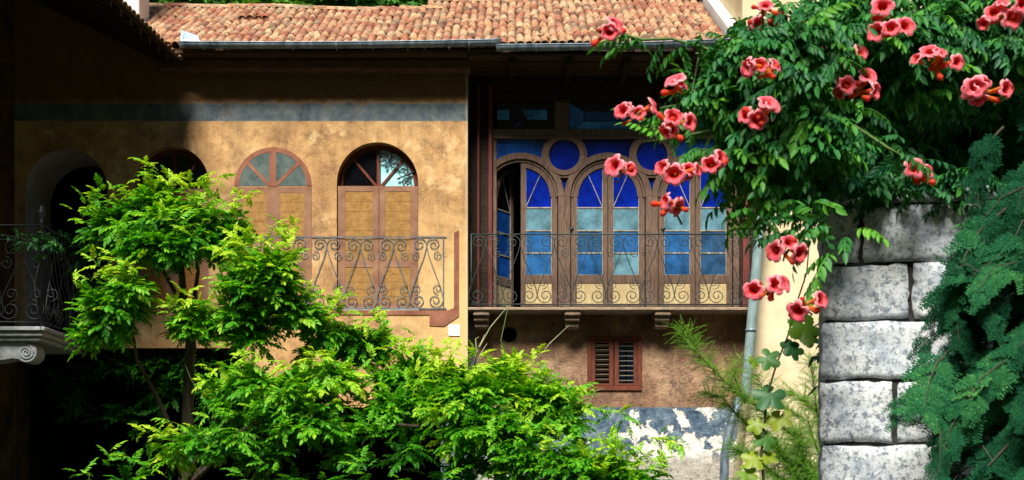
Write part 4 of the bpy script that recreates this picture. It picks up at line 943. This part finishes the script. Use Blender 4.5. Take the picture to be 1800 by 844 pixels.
# (px, py, flowers [(dx, dy px, yaw, pitch)], buds)
FC = [(1067,48,[(-2,0,-.2,.1),(4,-14,.5,.8)],3,5.08), (1190,150,[(-10,-6,-1.0,.5),(14,-4,.9,.5)],1,4.58), (1118,192,[(-30,4,-1.0,.0),(-8,-6,-.3,.1),(12,0,.2,.1),(30,-8,1.1,.3)],2,4.58), (1188,212,[(-14,6,-.5,-.2),(-4,-12,0,.5),(24,-4,.6,.1),(-22,14,-1.0,-.4)],4,4.58),
      (1097,293,[(-8,-8,-.4,.3),(8,6,.3,-.1)],2,4.58), (1195,300,[(-30,-2,-.9,.1),(-8,4,-.2,-.1),(14,-4,.2,.1),(28,0,.9,.0)],3,4.58), (1186,352,[(-14,-2,-1.1,.2),(10,4,.9,-.3)],5,4.58), (1254,283,[(-6,2,-.3,0),(10,-6,.8,.2)],2,4.58),
      (1335,118,[(-26,6,-1.0,-.2),(4,-8,0,.2),(32,-10,.7,.3),(-14,4,-.8,-.3)],4,4.58), (1337,199,[(-20,4,-.6,0),(4,-14,0,.5),(22,-10,.6,.4),(-6,8,-.3,-.4)],4,4.58), (1480,98,[(-26,-6,-.6,.3),(30,0,.7,.1)],6,5.20), (1508,152,[(-24,-6,-.4,.2),(14,-20,.4,.6),(24,4,.7,0),(-34,8,-1.0,-.3)],6,5.20),
      (1568,48,[(-16,4,-.3,0),(-6,-10,-.2,.6),(22,0,.3,.1)],3,5.20), (1554,15,[(0,0,-.1,.1)],1,5.20), (1645,105,[(-10,-8,-.2,.2),(34,0,.3,.1),(-36,4,-1.1,0),(10,-12,.5,.6)],7,5.20), (1755,24,[(-28,8,-.9,-.1),(-4,-10,-.3,.4),(22,0,.3,.1),(6,-14,0,.7)],4,5.20), (1728,153,[(-16,0,-.2,0),(0,-14,.2,.4),(28,0,.4,.1),(-26,4,-.8,.1),(-14,16,-.3,-.5)],4,5.20), (1796,5,[(0,0,.3,0)],1,5.20),
      (1616,298,[(-16,0,-.3,.1),(20,-6,1.0,.5)],4,5.2), (1385,432,[(-22,6,-.9,0),(4,-10,.2,.4),(22,0,.7,.1)],3,4.9), (1350,505,[(-22,0,-.5,.1),(10,-4,.4,.2),(28,0,.8,0)],4,4.9), (1418,530,[(-16,6,-.7,-.1),(16,-6,.4,.2)],3,4.9), (1380,42,[],5,5.2), (1325,38,[(10,0,.6,-.3)],3,5.2), (1345,6,[(0,0,-.2,.3)],2,4.58), (1425,45,[],3,5.2)]
for (px, py, fl, nbud, d) in FC:
    c = W(px, py, d); s = d/F; st_ = MB(); core = c + Vector((0, .05, -.015))
    for _ in range(max(3, nbud)): st_.tube([core, core + Vector((random.uniform(-.03,.03), random.uniform(-.03,.01), random.uniform(-.012,.02)))], [.004,.003], 5)
    st_.tube([core, core + Vector((random.uniform(-.03,.05), .05, random.uniform(-.05,.02)))], .004, 5)
    cl = st_.build('flower_cluster', M['stem'], vine, True)
    fs_ = d/4.8
    for (dx, dy, yaw, pit) in fl:
        dirv = Vector((math.sin(yaw)*math.cos(pit), -math.cos(yaw)*math.cos(pit), math.sin(pit))); head = c + Vector((dx*s*1.12, random.uniform(-.03,.02), -dy*s*1.1))
        o = link('flower', random.choice(FM), cl); o.location = head - dirv*.062; e = look(dirv + Vector((random.gauss(0,.2),0,random.gauss(0,.2)))); o.rotation_euler = e; sc_ = fs_*random.choice((.72,.84,.92,.96,1.0)); o.scale = (sc_*random.uniform(.9,1.1), sc_, sc_*random.uniform(.88,1.0))
    for _ in range(nbud):
        yaw, pit = random.uniform(-1.3,1.3), random.uniform(-.7,.7); dirv = Vector((math.sin(yaw)*math.cos(pit), -math.cos(yaw)*math.cos(pit)*.6, math.sin(pit)))
        o = link('bud', BM_, cl); o.location = core + Vector((random.uniform(-.02,.03), -.01, random.uniform(-.015,.015))); o.rotation_euler = look(dirv); o.scale = (fs_*random.uniform(.6,1.0),)*3

# ---------------------------------------------------------------- stone pillar
PD = 5.5; ps = PD/F; piv = W(1443, 860, PD); yawp = math.atan2(1443-900, F) * .93
def stone_mat():
    t = NT('lichened_limestone', .95, .12); n1 = t.noise(4, 8, .7); n2 = t.noise(38, 8, .8); n3 = t.noise(95, 6, .85); 
    c = t.ramp(n1, [(.34, (.30,.36,.43)), (.47, (.66,.70,.72)), (.62, (.84,.86,.84))])
    c = t.mix(t.ramp(n2, [(.515, 0), (.565, .9)]), c, (.10,.125,.165)); c = t.mix(t.ramp(n3, [(.545, 0), (.60, .9)]), c, (.035,.045,.06))
    blot = t.noise(5.5, 7, .7, off=(4,1,8)); c = t.mix(t.ramp(blot, [(.58, 0), (.64, .6)]), c, (.12,.145,.18))
    c = t.mix(t.ramp(t.rnd(), [(0, 0), (1, .25)]), c, (.40,.45,.50)); t.col(c); t.bump(t.math('ADD', n2, t.math('MULTIPLY', n3, .6)), .5, .014); return t.m
M['stone'] = stone_mat(); M['mortar'] = mottled('dark_mortar', (.012,.012,.012), (.05,.048,.045), 20, .95, .05, .6)
pil = empty('stone_pillar', (piv.x+.4, piv.y+.3, 0), 'pillar of weathered grey limestone blocks under the trumpet vine', 'pillar')
def block(w, dep, h, seed):
    r = random.Random(seed); bm = bmesh.new(); bmesh.ops.create_cube(bm, size=1); bmesh.ops.subdivide_edges(bm, edges=bm.edges[:], cuts=8, use_grid_fill=True)
    ph = [r.uniform(0, 6) for _ in range(6)]
    for v in bm.verts:
        x, y, z = v.co; e = sorted((abs(x)*2, abs(y)*2, abs(z)*2)); q = max(0, e[1]-.8)/.2*max(0, e[2]-.8)/.2
        k_ = 1 - .018*q*(1+r.random()*.9)
        v.co = Vector((x*w*k_, y*dep*k_, z*h*(1-.05*q*r.random()))) + Vector((r.gauss(0,.0022), r.gauss(0,.004), r.gauss(0,.0022))) + Vector((.003*math.sin(9*z+ph[0]), .006*math.sin(7*x/w*.4+ph[1])*math.cos(5*z+ph[2]), .003*math.sin(6*x+ph[3])))
    me = bpy.data.meshes.new('stone_block'); bm.to_mesh(me); bm.free(); me.materials.append(M['stone']); me.polygons.foreach_set('use_smooth', [True]*len(me.polygons)); return me
Rm = Matrix.Translation((piv.x, piv.y, 0)) @ Matrix.Rotation(-yawp, 4, 'Z')
zj = [Z(338,PD), Z(364,PD), Z(466,PD), Z(566,PD), Z(670,PD), Z(781,PD), Z(890,PD)]
while zj[-1] > .26: zj.append(zj[-1]-.25)
zj.append(0); PW = .80; PDp = .62
splits = [[.52], [.165], [.36], [.62], [.30], [.5], [.27], [.55], [.2], [.48]]
for i in range(len(zj)-1):
    zt2, zb2 = zj[i]-.004, zj[i+1]+.004; xs = [0] + splits[i % len(splits)] + [PW]
    for j in range(len(xs)-1):
        a, b = xs[j]+(.005 if j else 0), xs[j+1]-.005
        me = block(b-a, PDp, zt2-zb2, i*7+j); o = bpy.data.objects.new('stone_block', me); COL.objects.link(o); o.parent = pil; o.matrix_parent_inverse = WORLD(pil).inverted()
        o.matrix_basis = Rm @ Matrix.Translation(((a+b)/2 + random.uniform(-.003,.003), PDp/2 + random.uniform(-.006,.006), (zt2+zb2)/2)) @ Matrix.Rotation(random.uniform(-.006,.006), 4, 'Y')
core = MB().box(.02, PW-.02, .022, PDp-.02, 0, zj[0]-.01).build('mortar', M['mortar'], pil); core.matrix_basis = WORLD(pil).inverted() @ Rm if False else Rm

# ---------------------------------------------------------------- arborvitae in front of the pillar
def spray(rng_):
    v=[]; f=[]
    def scale_(p, d, L, w):
        n = len(v); s = np.array([-d[1], d[0], 0]); z = np.array([0,0,rng_.uniform(-.004,.004)])
        v.extend([p, p + d*L*.45 + s*w + z, p + d*L, p + d*L*.45 - s*w - z]); f.append((n,n+1,n+2,n+3))
    Lm = .17
    for i in range(13):
        t = i/12; p = np.array([Lm*t, .004*math.sin(5*t), -.05*t*t]); scale_(p, np.array([1.,0,0]), .022, .0055)
        if i == 0: continue
        for sg in (-1, 1):
            Lb = .085*(1-t*.75)*rng_.uniform(.7,1.1); ang = math.radians(52)*sg; d = np.array([math.cos(ang), math.sin(ang), 0])
            nn = max(2, int(Lb/.011))
            for j in range(nn):
                q = p + d*Lb*j/nn + np.array([0,0,-.35*(Lb*j/nn)**1.0*.25]); scale_(q, d, .021, .0055)
                if j % 2 and j < nn-1:
                    for s2 in (-.7, .7):
                        dd = np.array([math.cos(ang+s2), math.sin(ang+s2), 0]); scale_(q, dd, .022*(1-.4*j/nn), .005)
    return np.array(v), f
SV = [spray(random.Random(i)) for i in range(4)]
th = empty('arborvitae', (2.05, -15.1, 0), 'blue green arborvitae with drooping flat sprays at the right edge', 'conifer')
TC = [(1730,380,4.9,70,34,.2,70,.35), (1660,440,4.8,40,40,.15,60,.55), (1720,470,4.8,60,40,.2,80,.4), (1640,530,4.75,45,40,.15,75,.55), (1780,440,4.8,40,60,.2,60,.3), (1700,560,4.8,55,34,.2,60,.3), (1770,580,4.7,45,50,.2,70,.5), (1610,590,4.75,25,24,.12,30,.5), (1600,670,4.7,45,32,.15,70,.5), (1680,700,4.7,60,34,.2,80,.5), (1770,690,4.7,40,40,.2,50,.4), (1630,770,4.65,60,40,.18,90,.5), (1720,790,4.65,60,40,.2,80,.45), (1790,800,4.6,40,50,.2,60,.5), (1690,850,4.6,100,30,.2,80,.4), (1700,350,5.0,30,24,.12,20,.35), (1790,330,5.0,30,40,.15,30,.3)]
tf_ = Fol(); FR = []
for (px, py, d, rx, ry, dep, n, ti) in TC:
    s = d/F
    for _ in range(max(2, int(n*(1.7 if px >= 1700 else 1))//16)):
        tip = W(px + 25 + RNG.normal(0,.55)*rx, py + RNG.normal(0,.5)*ry, d + RNG.normal(0,.6)*dep); L = RNG.uniform(.20,.36)
        dr = Vector((RNG.normal(-.55,.35), RNG.normal(-.25,.3), RNG.normal(-.35,.3))).normalized(); t0 = np.clip(RNG.normal(ti-(.2 if px >= 1700 else .05),.2),0,1); FR.append((tip, dr, L))  # sprays further right tinted darker, shade put into their colour
        side = dr.cross(Vector((0,-.9,.45))).normalized()
        for k_ in range(11):
            t_ = (k_+.5)/11; q = tip - dr*L*(1-t_) + Vector((0,0,-.08*t_*t_)); sg = 1 if k_ % 2 else -1
            fw = dr*.75 + side*sg*(.9-.55*t_) + Vector((RNG.normal(0,.15), RNG.normal(0,.15), -.35+RNG.normal(0,.12)))
            tf_.add(np.array([tuple(q)]), np.array([tuple(fw)]), np.array([[RNG.normal(0,.25), -.8+RNG.normal(0,.25), .5]]), np.array([RNG.uniform(.5,.85)*(1.05-.35*t_)]), np.array([np.clip(t0+RNG.normal(0,.1),0,1)]))
scatter('crown', SV, *tf_.cat(), M['thuja'], th, .12)
MB().tube([(2.05,-15.1,0),(2.05,-15.1,1.2),(2.0,-15.05,2.6),(2.02,-15.0,3.2)], [.06,.05,.03,.012], 8).build('trunk', M['bark'], th, True)
for (tip, dr, L) in FR: MB().tube([tip-dr*L+Vector((.12,.14,.05)), tip-dr*L*.7, tip-dr*L*.3, tip+Vector((0,0,-.06))], [.004,.003,.002,.001], 4).build('twig', M['bark'], th)

# ---------------------------------------------------------------- added dark tree, fills in the shade behind pillar and vine
LV = [pinnate(4, .22, .085, .04, rng, .4, .5, 55) for _ in range(3)]
ev = empty('shade_backdrop_tree', (4.0, -11.6, 0), 'added dark tree filling in the shade behind the pillar and trumpet vine', 'tree')
ef = Fol()
for (x,y,z,rx,ry,rz,n) in ((2.9,-12.0,2.6,.85,.45,.8,900),(3.7,-11.6,2.2,1.1,.7,1.3,1100),(3.6,-11.6,3.9,1.1,.7,.9,1000),(4.4,-11.4,3.0,1.0,.8,1.4,700),(2.75,-12.1,3.5,.6,.4,.5,420)):
    p,f,u = clump_leaves((x,y,z),(rx,ry,rz),n, shell=.3); ef.add(p,f,u,RNG.uniform(.8,1.2,len(p)),RNG.random(len(p)))
scatter('crown', LV, *ef.cat(), M['dusk'], ev)
MB().tube([(4.0,-11.6,0),(3.95,-11.6,1.5),(3.8,-11.6,3.2),(3.7,-11.6,4.4)], [.14,.12,.08,.03], 8).build('trunk', M['bark'], ev, True)

# ---------------------------------------------------------------- tamarisk by the drainpipe
def plume(rng_):
    v=[]; f=[]
    for i in range(70):
        t = i/70; p = np.array([.26*t, 0, -.06*t*t]); a = rng_.uniform(0, 2*PI); d = np.array([.75, math.cos(a)*.65, math.sin(a)*.65]); L = .05*(1-.6*t)*rng_.uniform(.6,1.2); s = np.array([0,-math.sin(a),math.cos(a)])*.0017
        n = len(v); v.extend([p-s, p+s, p+d*L]); f.append((n,n+1,n+2))
    return np.array(v), f
PV = [plume(random.Random(i)) for i in range(4)]
tam = empty('tamarisk', (X(1420,12.2), -7.6, 0), 'feathery light green tamarisk shrub beside the drainpipe', 'shrub')
tmf = Fol()
BR = [([(1440,860),(1400,770),(1330,715),(1262,660),(1222,615),(1200,580)],11.8,60,.5), ([(1440,850),(1380,800),(1310,745),(1270,700),(1240,690)],12,60,.4), ([(1450,870),(1440,760),(1430,680),(1425,630)],12.2,55,.6), ([(1440,880),(1370,840),(1320,800),(1290,790)],11.8,90,.3), ([(1450,880),(1400,840),(1360,780)],11.7,130,.35), ([(1470,900),(1440,850),(1410,810),(1400,760)],11.7,130,.4), ([(1440,730),(1410,700),(1390,690)],12.2,70,.7), ([(1460,880),(1380,860),(1300,850)],11.6,100,.3), ([(1310,710),(1290,660),(1300,630)],11.9,40,.6), ([(1440,800),(1420,740),(1350,700),(1330,660)],12.0,45,.5)]
for q, d, per, ti in BR:
    pw4 = [W(x,y,d) for x,y in q]; shoot(tmf, pw4, per*4.5, .8, ti, .4)
    MB().tube(pw4, [.009-.007*i/(len(pw4)-1) for i in range(len(pw4))], 5).build('branch', M['bark'], tam, True)
scatter('crown', PV, *tmf.cat(), M['feather'], tam, .1)
b0 = Vector((X(1440,11.9), -8.1, 0)); MB().tube([b0, b0+Vector((.05,0,.8)), W(1445,870,11.8)], [.05,.04,.02], 7).build('trunk', M['bark'], tam, True)

# ---------------------------------------------------------------- grape shoot with lobed leaves
def grape_leaf():
    n = 61; out = []
    for i in range(n):
        a = -PI*.94 + 2*PI*.94*i/(n-1); lob = .52 + .50*abs(math.cos(a*2.5/1.0))**.9*(1 - .25*abs(a)/PI) + (.05 if i % 2 else -.03)
        out.append((lob*math.cos(a)*.075+.02, lob*math.sin(a)*.08, -.012*abs(math.sin(a)) - .02*max(0, math.cos(a))**2 + .006*math.sin(3*a)))
    v = [(0.01,0,.004)] + out; f = [(0,i+1,i+2) for i in range(n-1)]
    return np.array(v), f
GV = [grape_leaf()]
gr = empty('grapevine', (X(1360,7.4), -12.6, 0), 'thin grapevine shoot with large lobed yellow green leaves below the flowers', 'climbing plant')
gl = [(1412,568,1.5,.6),(1400,612,.9,.05),(1345,627,1.0,.3),(1325,632,.6,.75),(1358,690,1.35,.05),(1372,730,1.1,.95),(1328,742,.8,.85),(1350,768,1.0,.35),(1330,803,1.0,.95),(1345,800,.8,.9),(1308,828,.9,.7),(1392,605,.8,.1),(1425,590,.8,.02)]
gp = []; gf_ = []; gu = []; gs = []; gt = []
for (x,y,s_,ti) in gl:
    gp.append(tuple(W(x,y,7.4))); a = random.uniform(-2.6,-.5); gf_.append((math.cos(a)*.8, -.35, math.sin(a)*.55)); gu.append((random.gauss(0,.3), -.8, .55)); gs.append(s_); gt.append(ti)
scatter('leaves', GV, gp, gf_, gu, gs, gt, M['grape'], gr, .03)
MB().tube([(X(1360,7.4),-12.6,0), W(1345,870,7.4), W(1338,800,7.4), W(1345,730,7.4), W(1350,690,7.4), W(1365,640,7.4), W(1385,590,7.4), W(1398,540,7.4), W(1418,480,7.3), W(1425,400,7.2)], [.012,.010,.008,.007,.006,.006,.005,.005,.004,.003], 6).build('stem', M['bark'], gr, True)

# ---------------------------------------------------------------- dry grass stalks growing at the wall corner
gs_o = empty('grass_tuft', (X(832,19.9), -.12, 0), 'thin dry grass stalks rising at the wall corner below the balcony', 'grass')
for q in ([(832,650),(840,615),(862,575),(893,538)], [(832,650),(838,620),(836,596),(842,592)], [(833,650),(842,610),(852,588)], [(834,650),(846,620),(856,604)], [(940,640),(965,605),(1000,572)], [(1020,700),(1040,690),(1062,682)]):
    MB().tube([W(x,y,19.85) for x,y in q], [.010]*(len(q)-1)+[.004], 4).build('stalk', M['dry'] if 'dry' in M else M.setdefault('dry', mottled('dry_stalk', (.22,.24,.12), (.36,.36,.20), 6)), gs_o, True)

# ---------------------------------------------------------------- ivy on the left balcony railing
iv = empty('ivy', (-6.6, -1.8, 3.95), 'small dark creeper tangled in the iron railing of the stone balcony', 'climbing plant')
IV = [pinnate(2, .10, .05, .028, rng, .4, .5, 60) for _ in range(3)]; ivf = Fol()
for (px,py,d,rx,ry,n,ti) in ((55,425,18.0,26,14,26,.35),(85,430,18.1,18,22,26,.5),(100,420,18.4,18,20,20,.3),(140,450,19,24,40,40,.2),(20,410,18,20,12,10,.2),(150,520,19.2,20,40,26,.15)):
    c = W(px,py,d); p,f,u = clump_leaves(c,(rx*d/F,.15,ry*d/F),n,shell=.1); ivf.add(p,f,u,RNG.uniform(.8,1.3,len(p)),np.clip(RNG.normal(ti,.1,len(p)),0,1))
scatter('leaves', IV, *ivf.cat(), M['vine'], iv)
MB().tube([W(70,575,18.05), W(60,500,18.05), W(75,440,18.05), W(40,420,18.0), W(5,412,18.0)], .006, 5).build('stem', M['bark'], iv, True)
MB().tube([W(120,590,18.6), W(130,500,18.8), W(110,430,18.5), W(85,420,18.1)], .006, 5).build('stem', M['bark'], iv, True)

# ---------------------------------------------------------------- trees on the hill behind the roof
TV = [pinnate(3, .5, .30, .17, rng, .3, .3, 60) for _ in range(3)]
for i, (px, y, h, lab) in enumerate(((300, 22, 16.5, 'bright green tree showing above the left end of the tiled roof'), (430, 25, 17.5, 'green tree showing above the tiled roof over the roof slit'), (600, 30, 19.0, 'dark green tree behind the middle of the roof ridge'), (760, 34, 21.0, 'tall dark tree behind the roof step'), (1010, 38, 23.0, 'tree behind the right half of the roof ridge'))):
    h += 4; d = y + 20; x = X(px, d); zg = -.3 + max(0, y-16)*.8; tr = empty('hill_tree', (x, y, zg-.5), lab, 'tree', 'trees on the hill behind the roof')
    MB().tube([(x,y,zg-.5),(x+.1,y,zg+2.5),(x,y,h-3),(x+.1,y,h-1)], [.35,.28,.18,.06], 7).build('trunk', M['bark'], tr, True)
    hf = Fol()
    for k_ in range(9):
        c = (x+random.uniform(-2.3,2.3), y+random.uniform(-1.5,1.5), h-4.5+random.uniform(-2.2,2.6)); p,f,u = clump_leaves(c,(1.7,1.5,1.3),130); hf.add(p,f,u,RNG.uniform(.8,1.3,len(p)),np.clip(RNG.normal(.6 if i<2 else .25,.2,len(p)),0,1))
    scatter('crown', TV, *hf.cat(), M['tree'], tr)
